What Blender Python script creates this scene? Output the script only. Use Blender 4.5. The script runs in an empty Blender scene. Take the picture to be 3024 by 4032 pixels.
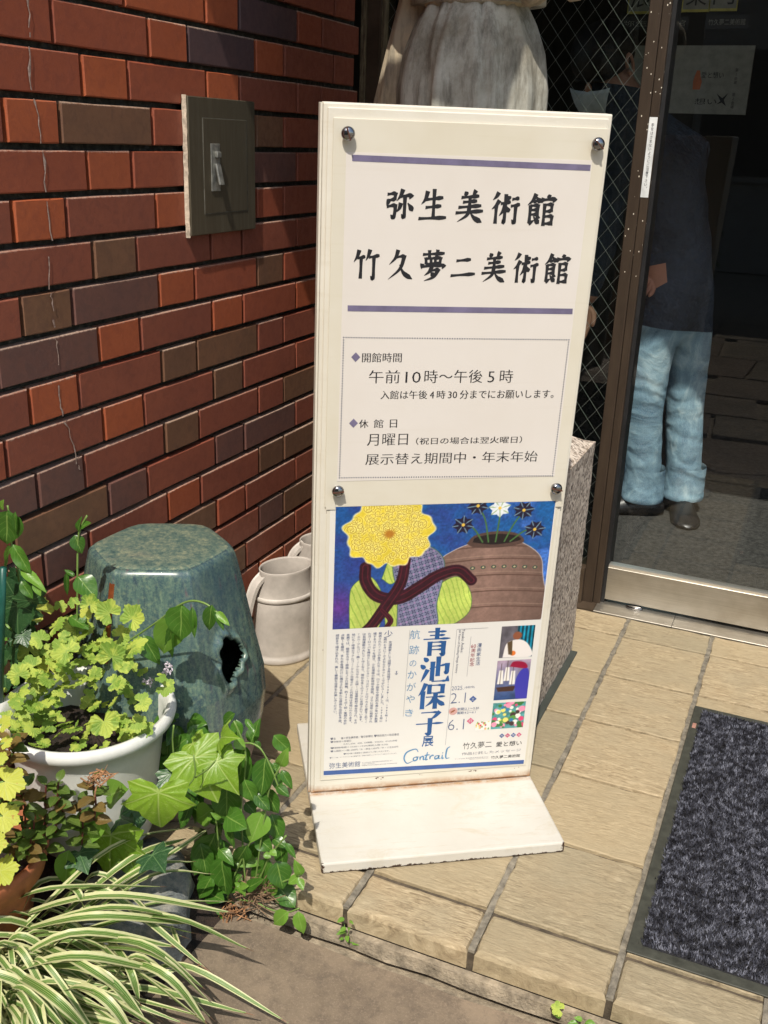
import bpy, bmesh, math, random
import numpy as np
from mathutils import Vector, Matrix
rnd = random.Random(7)
S = bpy.context.scene
COL = S.collection

# ---------------------------------------------------------------- camera, light, exposure
FPX = 3957.58
R = Matrix(((0.91573779, 0.40026584, 0.03480746), (0.16890339, -0.30491431, -0.93728273), (-0.36454896, 0.86418431, -0.34682781)))
CAM = Vector((0.10991116, -2.48206377, 1.12158892))
cd = bpy.data.cameras.new('camera'); cam = bpy.data.objects.new('camera', cd); COL.objects.link(cam)
cd.sensor_fit = 'HORIZONTAL'; cd.sensor_width = 36.0; cd.lens = 36.0 * FPX / 3024
cd.clip_start = 0.05; cd.clip_end = 300
cr, cdn, cf = Vector(R[0]), Vector(R[1]), Vector(R[2])
cam.matrix_world = Matrix(((cr[0], -cdn[0], -cf[0], CAM[0]), (cr[1], -cdn[1], -cf[1], CAM[1]), (cr[2], -cdn[2], -cf[2], CAM[2]), (0, 0, 0, 1)))
S.camera = cam
SUNV = Vector((0.225, -1.0, 1.44)).normalized()          # towards the sun
W = bpy.data.worlds.new('World'); S.world = W; W.use_nodes = True
nt = W.node_tree; bg = nt.nodes['Background']
sky = nt.nodes.new('ShaderNodeTexSky'); sky.sky_type = 'NISHITA'; sky.sun_disc = False
sky.sun_elevation = math.asin(SUNV.z); sky.sun_rotation = math.atan2(SUNV.x, SUNV.y)
sky.air_density = 1.3; sky.dust_density = 2.0
nt.links.new(sky.outputs[0], bg.inputs[0]); bg.inputs[1].default_value = 0.148
sl = bpy.data.lights.new('sun', 'SUN'); sl.energy = 4.1; sl.angle = math.radians(0.53); sl.color = (1.0, 0.93, 0.82)
sun = bpy.data.objects.new('sun', sl); COL.objects.link(sun)
sun.rotation_euler = SUNV.to_track_quat('Z', 'Y').to_euler(); sun.location = (1, -4, 6)
S.view_settings.view_transform = 'Standard'; S.view_settings.look = 'None'
S.view_settings.exposure = 0.15; S.view_settings.gamma = 1.0
try: S.view_settings.use_curve_mapping = False
except Exception: pass
S.render.engine = 'CYCLES'
S.cycles.max_bounces = 8; S.cycles.transparent_max_bounces = 16

# ---------------------------------------------------------------- helpers
def lin(c):
    return tuple(((v/255)/12.92 if v/255 <= .04045 else ((v/255+.055)/1.055)**2.4) for v in c)
def px(u, v, ax, val):
    """point of the place seen at (u, v) of the 1659x2212 photograph on the plane axis=val"""
    c = Vector(((u*1.8228-1512)/FPX, (v*1.8228-2016)/FPX, 1.0)); d = R.transposed() @ c
    return CAM + d*((val-CAM[ax])/d[ax])
def setp(o, label=None, cat=None, group=None, kind=None):
    for k, v in (('label', label), ('category', cat), ('group', group), ('kind', kind)):
        if v: o[k] = v
    return o
def empty(name, loc=(0, 0, 0), rz=0, label=None, cat=None, group=None, parent=None):
    o = bpy.data.objects.new(name, None); COL.objects.link(o); o.location = loc; o.rotation_euler = (0, 0, rz)
    o.empty_display_size = .05
    if parent: o.parent = parent
    return setp(o, label, cat, group)
def link(name, me, mat=None, parent=None, loc=None):
    o = bpy.data.objects.new(name, me); COL.objects.link(o)
    if mat is not None:
        for m in (mat if isinstance(mat, (list, tuple)) else [mat]): me.materials.append(m)
    if parent: o.parent = parent
    if loc is not None: o.location = loc
    return o
def mk(name, V, F, mat=None, parent=None, smooth=False, loc=None, mi=None, uv=None):
    me = bpy.data.meshes.new(name); me.from_pydata([tuple(v) for v in V], [], F)
    if smooth: me.polygons.foreach_set('use_smooth', [True]*len(F))
    if mi: me.polygons.foreach_set('material_index', mi)
    if uv:
        l = me.uv_layers.new(name='UV')
        l.data.foreach_set('uv', [c for p in me.polygons for vi in p.vertices for c in uv[vi]])
    me.update()
    return link(name, me, mat, parent, loc)
def bmo(name, bm, mat=None, parent=None, smooth=False, loc=None):
    me = bpy.data.meshes.new(name); bm.to_mesh(me); bm.free()
    if smooth: me.polygons.foreach_set('use_smooth', [True]*len(me.polygons))
    return link(name, me, mat, parent, loc)
def bbox(bm, x0, x1, y0, y1, z0, z1, bev=0, seg=1):
    r = bmesh.ops.create_cube(bm, size=1.0)
    for v in r['verts']:
        v.co = Vector(((x0+x1)/2+v.co.x*(x1-x0), (y0+y1)/2+v.co.y*(y1-y0), (z0+z1)/2+v.co.z*(z1-z0)))
    if bev:
        es = {e for v in r['verts'] for e in v.link_edges}
        bmesh.ops.bevel(bm, geom=list(es), offset=bev, segments=seg, affect='EDGES', profile=.5)
def box(name, x0, x1, y0, y1, z0, z1, mat, parent=None, bev=0, seg=1, smooth=False):
    bm = bmesh.new(); bbox(bm, x0, x1, y0, y1, z0, z1, bev, seg); return bmo(name, bm, mat, parent, smooth)
def catmull(P, n):
    P = [Vector(p) for p in P]
    if len(P) == 2: return [P[0].lerp(P[1], i/n) for i in range(n+1)]
    Q = [P[0]*2-P[1]] + P + [P[-1]*2-P[-2]]; out = []
    for i in range(1, len(Q)-2):
        for j in range(n):
            t = j/n; a, b, c, d = Q[i-1], Q[i], Q[i+1], Q[i+2]
            out.append(.5*((2*b)+(c-a)*t+(2*a-5*b+4*c-d)*t*t+(3*b-a-3*c+d)*t**3))
    out.append(P[-1]); return out
def tube_geo(P, r, seg=6, caps=True):
    P = [Vector(p) for p in P]; n = len(P); V = []; F = []
    rr = r if isinstance(r, (list, tuple)) else [r]*n
    up = Vector((0, 0, 1)); pa = None
    for i, p in enumerate(P):
        t = (P[min(i+1, n-1)]-P[max(i-1, 0)])
        t = t.normalized() if t.length > 1e-9 else Vector((0, 0, 1))
        if pa is None:
            a = t.cross(up if abs(t.z) < .95 else Vector((1, 0, 0))).normalized()
        else:
            a = (pa - t*pa.dot(t)).normalized()
        pa = a; b = t.cross(a)
        for k in range(seg):
            an = 2*math.pi*k/seg; V.append(p+(a*math.cos(an)+b*math.sin(an))*rr[i])
    for i in range(n-1):
        for k in range(seg):
            F.append((i*seg+k, i*seg+(k+1) % seg, (i+1)*seg+(k+1) % seg, (i+1)*seg+k))
    if caps: F.append(tuple(range(seg))[::-1]); F.append(tuple((n-1)*seg+k for k in range(seg)))
    return V, F
def merge(geos):
    V = []; F = []
    for v, f in geos:
        o = len(V); V += v; F += [tuple(i+o for i in q) for q in f]
    return V, F
def tube(name, P, r, mat, parent=None, seg=6, smooth=True):
    V, F = tube_geo(P, r, seg); return mk(name, V, F, mat, parent, smooth)
def loft(rings, cap0=True, cap1=True, closed=True):
    n = len(rings[0]); V = [p for r in rings for p in r]; F = []
    for i in range(len(rings)-1):
        for k in range(n if closed else n-1):
            F.append((i*n+k, i*n+(k+1) % n, (i+1)*n+(k+1) % n, (i+1)*n+k))
    if cap0: F.append(tuple(range(n))[::-1])
    if cap1: F.append(tuple((len(rings)-1)*n+k for k in range(n)))
    return V, F

# ---------------------------------------------------------------- materials
class NT:
    def __init__(s, name):
        s.m = bpy.data.materials.new(name); s.m.use_nodes = True; s.t = s.m.node_tree; s.n = s.t.nodes
        s.b = s.n['Principled BSDF']; s.out = s.n['Material Output']
    def add(s, typ, **k):
        x = s.n.new('ShaderNode'+typ)
        for a, v in k.items(): setattr(x, a, v)
        return x
    def l(s, a, b): s.t.links.new(a, b)
    def coord(s, which='Object'):
        return s.add('TexCoord').outputs[which]
    def mapped(s, which='Object', scale=(1, 1, 1), rot=(0, 0, 0)):
        m = s.add('Mapping'); m.inputs['Scale'].default_value = scale; m.inputs['Rotation'].default_value = rot
        s.l(s.coord(which) if which != 'Position' else s.add('NewGeometry').outputs['Position'], m.inputs[0]); return m.outputs[0]
    def noise(s, vec, scale, detail=4, rough=.6, dist=0):
        n = s.add('TexNoise'); n.inputs['Scale'].default_value = scale; n.inputs['Detail'].default_value = detail
        n.inputs['Roughness'].default_value = rough; n.inputs['Distortion'].default_value = dist; s.l(vec, n.inputs['Vector']); return n.outputs['Fac']
    def ramp(s, fac, stops):
        r = s.add('ValToRGB'); e = r.color_ramp.elements
        e[0].position, e[0].color = stops[0][0], (*stops[0][1], 1); e[1].position, e[1].color = stops[-1][0], (*stops[-1][1], 1)
        for p, c in stops[1:-1]:
            q = e.new(p); q.color = (*c, 1)
        s.l(fac, r.inputs[0]); return r.outputs[0]
    def fr(s, fac, a, b, lo=0., hi=1.):
        m = s.add('MapRange'); m.inputs[1].default_value = a; m.inputs[2].default_value = b; m.inputs[3].default_value = lo; m.inputs[4].default_value = hi
        s.l(fac, m.inputs[0]); return m.outputs[0]
    def mix(s, fac, a, b, mode='MIX'):
        m = s.add('Mix', data_type='RGBA', blend_type=mode)
        for sock, v in ((m.inputs[0], fac), (m.inputs[6], a), (m.inputs[7], b)):
            if isinstance(v, (int, float)): sock.default_value = v
            elif isinstance(v, tuple): sock.default_value = (*v, 1)
            else: s.l(v, sock)
        return m.outputs[2]
    def math(s, op, a, b=0., c=None):
        m = s.add('Math', operation=op)
        for i, v in enumerate((a, b) + ((c,) if c is not None else ())):
            if isinstance(v, (int, float)): m.inputs[i].default_value = v
            else: s.l(v, m.inputs[i])
        return m.outputs[0]
    def bump(s, h, strength=.3, dist=.001):
        b = s.add('Bump'); b.inputs['Strength'].default_value = strength; b.inputs['Distance'].default_value = dist
        s.l(h, b.inputs['Height']); s.l(b.outputs[0], s.b.inputs['Normal']); return b
    def col(s, c):
        if isinstance(c, tuple): s.b.inputs['Base Color'].default_value = (*c, 1)
        else: s.l(c, s.b.inputs['Base Color'])
    def rough(s, r):
        if isinstance(r, (int, float)): s.b.inputs['Roughness'].default_value = r
        else: s.l(r, s.b.inputs['Roughness'])
    def metal(s, v): s.b.inputs['Metallic'].default_value = v
    def spec(s, v): s.b.inputs['Specular IOR Level'].default_value = v

def plain(name, c, rough=.5, metal=0, spec=.5, var=.12, scale=30, bump=.15, which='Object', bd=.0006):
    m = NT(name); f = m.noise(m.mapped(which), scale, 5, .65)
    d = tuple(v*(1-var*2) for v in c); l = tuple(min(1, v*(1+var*1.2)) for v in c)
    m.col(m.ramp(f, [(.3, d), (.7, l)])); m.rough(m.fr(f, .2, .8, rough*.85, min(1, rough*1.15))); m.metal(metal); m.spec(spec)
    if bump: m.bump(m.noise(m.mapped(which), scale*5, 3), bump, bd)
    return m.m

def brick_mat(name, c1, c2, dark):
    m = NT(name); pos = m.mapped('Position')
    big = m.noise(pos, 9, 3, .6); fine = m.noise(m.mapped('Position', (1, 1, 1)), 900, 2, .6); mid = m.noise(pos, 60, 5, .7, .5)
    rv = m.add('ObjectInfo').outputs['Random']
    c = m.ramp(big, [(.3, c1), (.72, c2)])
    c = m.mix(m.fr(mid, .45, .85), c, dark)
    c = m.mix(m.math('MULTIPLY', m.fr(rv, 0, 1, 0, 1), .35), c, dark)
    # pale bloom streaks washed down the face
    st = m.noise(m.mapped('Position', (60, 60, 6)), 3, 4, .7)
    c = m.mix(m.fr(st, .66, .85, 0, .22), c, lin((190, 170, 160)))
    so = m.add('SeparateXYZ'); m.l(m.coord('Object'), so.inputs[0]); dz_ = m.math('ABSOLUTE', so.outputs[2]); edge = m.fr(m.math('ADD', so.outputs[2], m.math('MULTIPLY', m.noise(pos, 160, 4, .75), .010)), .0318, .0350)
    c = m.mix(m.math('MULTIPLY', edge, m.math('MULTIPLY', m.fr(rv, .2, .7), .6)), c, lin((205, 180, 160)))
    m.rough(m.fr(mid, .3, .7, .38, .62)); m.spec(.35)
    pit = m.fr(m.noise(pos, 330, 3, .8), .62, .72, 0, -1.6); c = m.mix(m.fr(m.noise(pos, 330, 3, .8), .64, .74, 0, .5), c, dark); m.col(c); h = m.math('ADD', m.math('ADD', m.math('MULTIPLY', fine, .6), m.math('MULTIPLY', mid, 1.4)), pit); m.bump(h, .5, .0008)
    return m.m
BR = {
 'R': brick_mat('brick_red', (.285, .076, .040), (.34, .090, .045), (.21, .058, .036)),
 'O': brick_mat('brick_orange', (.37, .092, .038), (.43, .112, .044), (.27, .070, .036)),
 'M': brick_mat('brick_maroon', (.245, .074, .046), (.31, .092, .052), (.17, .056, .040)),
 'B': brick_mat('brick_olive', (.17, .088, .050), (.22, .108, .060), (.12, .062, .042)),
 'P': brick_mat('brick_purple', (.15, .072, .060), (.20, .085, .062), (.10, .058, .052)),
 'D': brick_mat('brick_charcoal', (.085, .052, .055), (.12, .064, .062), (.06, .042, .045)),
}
m = NT('mortar_black'); f = m.noise(m.mapped('Position'), 80, 6, .7)
m.col(m.ramp(f, [(.35, (.016, .017, .014)), (.58, (.060, .060, .048)), (.74, (.20, .185, .15))])); m.rough(.9); m.bump(m.noise(m.mapped('Position'), 400, 4), .8, .003); MORTAR = m.m
m = NT('crack_filler'); f = m.noise(m.mapped('Position'), 150, 5, .7); m.col(m.ramp(f, [(.35, (.20, .12, .095)), (.65, (.48, .36, .30))])); m.rough(.85); CRACK = m.m

def tile_mat():
    m = NT('floor_tile_stone'); rv = m.add('ObjectInfo').outputs['Random']
    off = m.add('CombineXYZ'); m.l(m.math('MULTIPLY', rv, 17.), off.inputs[0]); m.l(m.math('MULTIPLY', rv, 31.), off.inputs[1])
    va = m.add('VectorMath', operation='ADD'); m.l(m.add('NewGeometry').outputs['Position'], va.inputs[0]); m.l(off.outputs[0], va.inputs[1])
    # every third tile or so has its slate grain turned
    mp = m.add('Mapping'); mp.inputs['Scale'].default_value = (22, 120, 22); m.l(va.outputs[0], mp.inputs[0])
    rot = m.add('CombineXYZ'); m.l(m.fr(rv, 0, 1, -.45, .75), rot.inputs[2]); m.l(rot.outputs[0], mp.inputs['Rotation'])
    g = m.noise(mp.outputs[0], 1.3, 8, .70, 1.6); b = m.noise(va.outputs[0], 9, 4, .6); fine = m.noise(va.outputs[0], 260, 4, .7)
    c = m.ramp(g, [(.38, (.150, .110, .064)), (.46, (.325, .256, .160)), (.55, (.430, .346, .220)), (.65, (.60, .50, .335))])
    c = m.mix(m.fr(b, .4, .62, 0, .6), c, (.33, .285, .195))
    c = m.mix(m.fr(m.noise(m.mapped('Position'), 5, 4), .55, .75, 0, .35), c, (.43, .29, .155))
    c = m.mix(m.fr(fine, .55, .8, 0, .35), c, (.15, .115, .07))
    rv2 = m.math('FRACT', m.math('MULTIPLY', rv, 7.31)); c = m.mix(m.math('MULTIPLY', rv, .6), c, (.30, .255, .165)); c = m.mix(m.math('MULTIPLY', rv2, .35), c, (.56, .43, .25))
    m.col(c); m.rough(.72); m.spec(.35)
    m.bump(m.math('ADD', g, m.math('MULTIPLY', fine, .3)), .8, .0028); return m.m
TILE = tile_mat()
GROUT = plain('floor_grout', (.095, .074, .050), .92, var=.25, scale=60, bump=.8, which='Position', bd=.0015)
m = NT('lower_stone'); pos = m.mapped('Position'); a = m.noise(pos, 5, 6, .65); b = m.noise(pos, 28, 7, .8); fi = m.noise(pos, 300, 4, .8)
rv = m.add('ObjectInfo').outputs['Random']
c = m.ramp(a, [(.36, (.130, .108, .072)), (.5, (.205, .168, .115)), (.64, (.275, .220, .150))])
c = m.mix(m.fr(b, .46, .60, 0, .7), c, (.088, .078, .058)); c = m.mix(m.fr(fi, .52, .64, 0, .55), c, (.34, .27, .19)); c = m.mix(m.fr(rv, .55, .9, 0, .35), c, (.20, .125, .09))
m.col(c); m.rough(.8); m.bump(m.math('ADD', b, m.math('MULTIPLY', fi, .5)), .6, .002); SLAB = m.m
SLABJOINT = plain('slab_joint_mortar', (.32, .265, .19), .95, var=.3, scale=40, bump=.9, which='Position', bd=.003)

def paint_mat(name, base, stain, rough=.42, rust=None):
    m = NT(name); o = m.mapped('Object'); a = m.noise(o, 7, 5, .6); st = m.noise(m.mapped('Object', (1.6, 1, 10)), 4, 5, .7); sp = m.noise(o, 120, 4, .8)
    c = m.mix(m.fr(a, .35, .75, 0, .5), base, stain); c = m.mix(m.fr(st, .55, .8, 0, .5), c, stain)
    c = m.mix(m.fr(sp, .70, .78, 0, .6), c, (.30, .25, .17))
    if rust:     # rust creeping out of the weld at the foot of the panel: local z near the base
        sx = m.add('SeparateXYZ'); m.l(o, sx.inputs[0]); near = m.fr(sx.outputs[2], rust[0], rust[1], 1, 0)
        n2 = m.noise(o, 45, 5, .75); c = m.mix(m.math('MULTIPLY', m.math('POWER', near, .8), m.fr(n2, .30, .55, .2, 1)), c, (.36, .15, .035))
    m.col(c); m.rough(m.fr(sp, .3, .8, rough, rough+.2)); m.bump(sp, .12, .0006); return m.m
CREAM = paint_mat('cream_paint', (.72, .69, .605), (.56, .50, .375), .5, (.022, .040))
def base_paint():
    m = NT('white_base_paint'); o = m.mapped('Object'); a = m.noise(o, 6, 5, .6); st = m.noise(m.mapped('Object', (1, 3, 1)), 6, 6, .75, 1.2); sp = m.noise(o, 60, 6, .8)
    c = m.mix(m.fr(a, .4, .7, 0, .5), (.61, .59, .535), (.47, .445, .38)); c = m.mix(m.fr(st, .54, .66, 0, .7), c, (.52, .47, .37))
    sc = m.noise(m.mapped('Object', (3, 30, 1), (0, 0, .5)), 3, 6, .8); c = m.mix(m.fr(sc, .58, .62, 0, .45), c, (.50, .45, .36))
    # chipped away to rusty steel along the lower edges and corners
    sx = m.add('SeparateXYZ'); m.l(o, sx.inputs[0]); low = m.fr(sx.outputs[2], .001, .009, 1, 0)
    cor = m.fr(m.math('ABSOLUTE', m.math('SUBTRACT', sx.outputs[0], .205)), .196, .207, 0, 1)
    edge = m.math('MAXIMUM', low, m.math('MULTIPLY', cor, m.fr(sx.outputs[1], -.17, -.186, 0, 1)))
    chip = m.math('GREATER_THAN', m.math('ADD', m.math('MULTIPLY', edge, .36), sp), .735)
    c = m.mix(chip, c, (.045, .022, .014)); rt = m.fr(m.math('ABSOLUTE', sx.outputs[1]), .0, .008, 1, 0)
    c = m.mix(m.math('MULTIPLY', rt, m.fr(sp, .35, .6, 0, .9)), c, (.42, .20, .05))
    m.col(c); m.rough(.5); m.bump(m.math('ADD', st, sp), .35, .0012); return m.m
BASEW = base_paint()
def sheet_mat(name, c, c2, rough=.35):
    m = NT(name); o = m.mapped('Object'); a = m.noise(o, 5, 4, .6); s = m.noise(m.mapped('Object', (.5, 1, 14)), 6, 3, .6); sp = m.noise(o, 260, 3, .8)
    cc = m.mix(m.fr(a, .4, .7, 0, .5), c, c2); cc = m.mix(m.fr(s, .62, .8, 0, .5), cc, c2); cc = m.mix(m.fr(sp, .74, .8, 0, .35), cc, (.45, .38, .26))
    m.col(cc); m.rough(rough); return m.m
COVER = sheet_mat('yellowed_acrylic', (.70, .665, .57), (.60, .545, .41), .16)
PAPER = sheet_mat('notice_paper', (.72, .68, .635), (.66, .61, .545), .3)
POSTER = sheet_mat('poster_paper', (.74, .725, .69), (.69, .66, .60), .3)
INK = plain('black_ink', (.018, .019, .024), .35, var=.05, bump=0)
INKBLUE = plain('blue_ink', (.016, .095, .29), .35, var=.1, bump=0)
INKNAVY = plain('navy_ink', (.06, .10, .23), .35, var=.1, bump=0)
INKGREY = plain('grey_ink', (.16, .17, .22), .35, var=.1, bump=0)
INKCYAN = plain('pale_blue_ink', (.10, .27, .48), .35, var=.1, bump=0)
INKRED = plain('red_ink', (.32, .035, .06), .35, var=.1, bump=0)
INKPINK = plain('pink_ink', (.62, .10, .22), .35, var=.1, bump=0)
BARBLUE = plain('bar_blue_ink', (.045, .11, .33), .35, var=.1, bump=0)
LILAC = plain('lilac_ink', (.17, .15, .25), .35, var=.12, bump=0)
m = NT('printed_colours'); a = m.add('Attribute'); a.attribute_name = 'Col'; m.col(a.outputs['Color']); m.rough(.3); PRINT = m.m
STEEL = NT('screw_steel'); STEEL.col((.30, .30, .31)); STEEL.metal(1.); STEEL.rough(.16); STEEL = STEEL.m
SLOT = plain('rusty_slot', (.09, .03, .015), .8)
BRONZE = plain('dark_bronze_frame', (.085, .060, .040), .42, metal=.25, var=.2, scale=14, bump=.08, which='Position')
def weathered(name):
    m = NT(name); p = m.mapped('Position', (80, 80, 9)); f = m.noise(p, 2, 6, .8)
    m.col(m.ramp(f, [(.38, (.075, .052, .033)), (.56, (.19, .15, .09)), (.72, (.40, .34, .22))])); m.rough(.6); m.metal(.1); m.bump(f, .4, .001); return m.m
WBRONZE = weathered('weathered_bronze_edge')
def spotted():
    m = NT('spotted_bronze'); pos = m.mapped('Position', (95, 95, 60)); v = m.add('TexVoronoi'); v.inputs['Scale'].default_value = 1.0; v.inputs['Randomness'].default_value = 1; m.l(pos, v.inputs['Vector'])
    gate = m.noise(m.mapped('Position'), 40, 2); sx = m.add('SeparateXYZ'); m.l(m.add('NewGeometry').outputs['Position'], sx.inputs[0])
    up = m.fr(sx.outputs[2], .75, 1.05, 0, 1)
    s = m.math('MULTIPLY', m.math('MULTIPLY', m.math('LESS_THAN', v.outputs['Distance'], .115), m.math('GREATER_THAN', gate, .44)), m.math('GREATER_THAN', up, .3))
    f = m.noise(m.mapped('Position', (6, 6, 1)), 9, 4)
    m.col(m.mix(s, m.ramp(f, [(.3, (.042, .029, .020)), (.7, (.062, .043, .029))]), (.80, .74, .62))); m.rough(.45); m.metal(.2); m.spec(.4); return m.m
SPOT = spotted()
GASKET = plain('black_gasket', (.012, .012, .013), .5)
def brushed():
    m = NT('brushed_steel'); f = m.noise(m.mapped('Position', (1, 30, 90)), 9, 6, .7); d = m.noise(m.mapped('Position', (8, 8, 8)), 1, 4, .6)
    m.col(m.mix(m.fr(d, .4, .7, 0, .6), m.ramp(f, [(.3, (.40, .375, .33)), (.7, (.56, .53, .47))]), (.27, .235, .18))); m.metal(.85); m.rough(m.fr(f, .3, .7, .34, .5)); m.bump(f, .08, .0005); return m.m
BRUSHED = brushed()
def glass(name, tint, ior=1.5):
    m = NT(name); t = m.add('BsdfTransparent'); t.inputs[0].default_value = (*tint, 1); g = m.add('BsdfGlossy'); g.inputs['Roughness'].default_value = .0
    fz = m.add('Fresnel'); fz.inputs[0].default_value = ior+.12; x = m.add('MixShader'); m.l(m.math('MULTIPLY', fz.outputs[0], m.math('SUBTRACT', 1., m.add('NewGeometry').outputs['Backfacing'])), x.inputs[0]); m.l(t.outputs[0], x.inputs[1]); m.l(g.outputs[0], x.inputs[2]); m.l(x.outputs[0], m.out.inputs[0]); return m.m
GLASS = glass('door_glass', (.95, .965, .965)); WGLASS = glass('wired_glass', (.70, .74, .72))
WIRE = plain('wire_metal', (.50, .50, .48), .45, metal=.2, bump=0)
def granite(name, bumpy):
    m = NT(name); p = m.mapped('Position'); v = m.add('TexVoronoi'); v.inputs['Scale'].default_value = 165; m.l(p, v.inputs['Vector'])
    n = m.noise(p, 150, 5, .8); sx = m.add('SeparateColor'); m.l(v.outputs['Color'], sx.inputs[0])
    c = m.ramp(sx.outputs[0], [(.0, (.085, .07, .062)), (.22, (.33, .27, .23)), (.55, (.56, .485, .42)), (1., (.78, .70, .62))])
    c = m.mix(m.fr(m.noise(p, 6, 3), .4, .7, 0, .35), c, (.42, .33, .20) if not bumpy else (.25, .20, .16)); m.col(c); m.rough(.75)
    m.bump(n, 1.0 if bumpy else .4, .006 if bumpy else .0012); return m.m
GRAN = granite('hammered_granite', True); GRANTOP = granite('granite_top', False)
def concrete(name, c1, c2, c3):
    m = NT(name); p = m.mapped('Position'); a = m.noise(p, 8, 6, .7); b = m.noise(m.mapped('Position', (28, 28, 5)), 1.4, 6, .7); f = m.noise(p, 220, 4, .8)
    c = m.ramp(a, [(.32, c1), (.55, c2), (.75, c3)]); c = m.mix(m.fr(b, .44, .66, 0, .85), c, tuple(v*.42 for v in c1)); c = m.mix(m.fr(f, .66, .74, 0, .6), c, (.07, .065, .055))
    m.col(c); m.rough(.85); m.bump(m.math('ADD', f, b), .35, .0015); return m.m
STONE = concrete('statue_stone', (.25, .225, .17), (.46, .455, .395), (.62, .635, .575))
STONEY = concrete('statue_stone_ochre', (.38, .35, .29), (.52, .44, .31), (.64, .55, .39))
def celadon():
    m = NT('green_glaze'); o = m.mapped('Object'); s = m.noise(m.mapped('Object', (55, 55, 7)), 1.6, 7, .75, .4); a = m.noise(o, 6, 4, .6); f = m.noise(o, 160, 4, .75)
    c = m.ramp(s, [(.30, (.035, .055, .080)), (.46, (.060, .105, .105)), (.60, (.110, .175, .140)), (.76, (.25, .29, .19))])
    c = m.mix(m.fr(f, .5, .72, 0, .6), c, (.26, .32, .19)); c = m.mix(m.fr(a, .48, .66, 0, .6), c, (.040, .085, .115))
    c = m.mix(m.fr(m.noise(m.mapped('Object', (30, 30, 4)), 2.3, 4, .6), .63, .72, 0, .8), c, (.13, .075, .095))
    m.col(c); m.rough(m.fr(f, .3, .7, .2, .38)); m.spec(.5); m.bump(s, .12, .001); m.b.inputs['Coat Weight'].default_value = .2; m.b.inputs['Coat Roughness'].default_value = .08; return m.m
GLAZE = celadon()
def glaze_top():
    m = NT('green_glaze_top'); o = m.mapped('Object'); w = m.add('TexWave', wave_type='RINGS', rings_direction='Z'); w.inputs['Scale'].default_value = 7; w.inputs['Distortion'].default_value = 6; w.inputs['Detail'].default_value = 4; m.l(o, w.inputs['Vector'])
    f = m.noise(o, 130, 5, .8)
    c = m.ramp(m.math('ADD', m.math('MULTIPLY', w.outputs['Fac'], .055), m.math('MULTIPLY', f, .945)), [(.34, (.040, .085, .085)), (.46, (.085, .140, .118)), (.56, (.165, .205, .150)), (.68, (.29, .31, .20))])
    c = m.mix(m.fr(m.noise(o, 14, 4), .55, .75, 0, .5), c, (.19, .17, .14))
    m.col(c); m.rough(.3); m.spec(.5); m.b.inputs['Coat Weight'].default_value = .3; return m.m
GLAZETOP = glaze_top()
BAREC = plain('bare_clay', (.36, .27, .20), .8, var=.25, scale=60)
RUSTSTRIPE = plain('iron_glaze', (.20, .055, .018), .3, var=.3, scale=80)
BLACK = plain('dark_inside', (.006, .006, .006), .9, bump=0)
PLAST = plain('grey_plastic', (.47, .43, .385), .55, var=.1, scale=25, bump=.1)
PLAST2 = plain('pale_plastic', (.58, .54, .49), .5, var=.1, scale=25, bump=.1)
POTW = plain('white_pot_plastic', (.70, .705, .67), .32, var=.1, scale=9, bump=.05)
TERRA = plain('terracotta', (.42, .135, .055), .75, var=.2, scale=25, bump=.3)
SOIL = plain('soil', (.035, .022, .015), .95, var=.5, scale=60, bump=1.0, bd=.006)
BOXM = NT('bronze_switch_box'); f = BOXM.noise(BOXM.mapped('Position', (40, 40, 3)), 3, 6, .75); BOXM.col(BOXM.ramp(f, [(.3, (.120, .100, .066)), (.55, (.150, .128, .088)), (.8, (.20, .175, .128))])); BOXM.metal(.55); BOXM.rough(.42); BOXM = BOXM.m
BOXEDGE = plain('mortar_edge', (.55, .46, .36), .85, var=.3, scale=60, bump=.5, which='Position')
BOXSTEEL = plain('worn_steel', (.42, .42, .38), .4, metal=.7, var=.25, scale=60)
def matpile():
    m = NT('mat_pile'); rv = m.add('Attribute'); rv.attribute_name = 'rnd'; n = m.noise(m.mapped('Position'), 70, 3, .6)
    v = m.math('ADD', m.math('MULTIPLY', rv.outputs['Fac'], .6), m.math('MULTIPLY', n, .4))
    m.col(m.ramp(v, [(.22, (.012, .012, .016)), (.45, (.045, .047, .062)), (.65, (.095, .10, .13)), (.85, (.22, .23, .28))])); m.rough(.85); m.spec(.2); return m.m
PILE = matpile(); RUBBER = plain('mat_rubber', (.050, .052, .040), .65, var=.2, scale=60, bump=.2)

# ---------------------------------------------------------------- structure: ground
GZ = -.058                                            # level of the lower stone paving
XW = -1.010                                           # outer face of the brick wall
mk('ground', [(-60, -60, GZ-.02), (60, -60, GZ-.02), (60, 60, GZ-.02), (-60, 60, GZ-.02)], [(0, 1, 2, 3)], SLABJOINT)['kind'] = 'structure'
pav = setp(empty('stone_pavement', (0, 0, GZ)), kind='structure')
def slab(P, z=0., th=.02):
    c = Vector((sum(p[0] for p in P)/len(P), sum(p[1] for p in P)/len(P)))
    top = []; mid = []; low = []
    n = len(P)
    pts = []
    for i in range(n):
        a, b = Vector(P[i]), Vector(P[(i+1) % n]); k = max(1, int((b-a).length/.08))
        for j in range(k):
            q = a.lerp(b, j/k); pts.append(q + Vector((rnd.uniform(-1, 1), rnd.uniform(-1, 1)))*.003)
    ins = lambda q, d: q + (c-q).normalized()*d
    V, F = loft([[(q.x, q.y, z-th) for q in pts], [(q.x, q.y, z-.004) for q in pts], [(*ins(q, .004), z) for q in pts]], False, True)
    return mk('paving_stone', V, F, SLAB, pav)
g = .006
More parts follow.
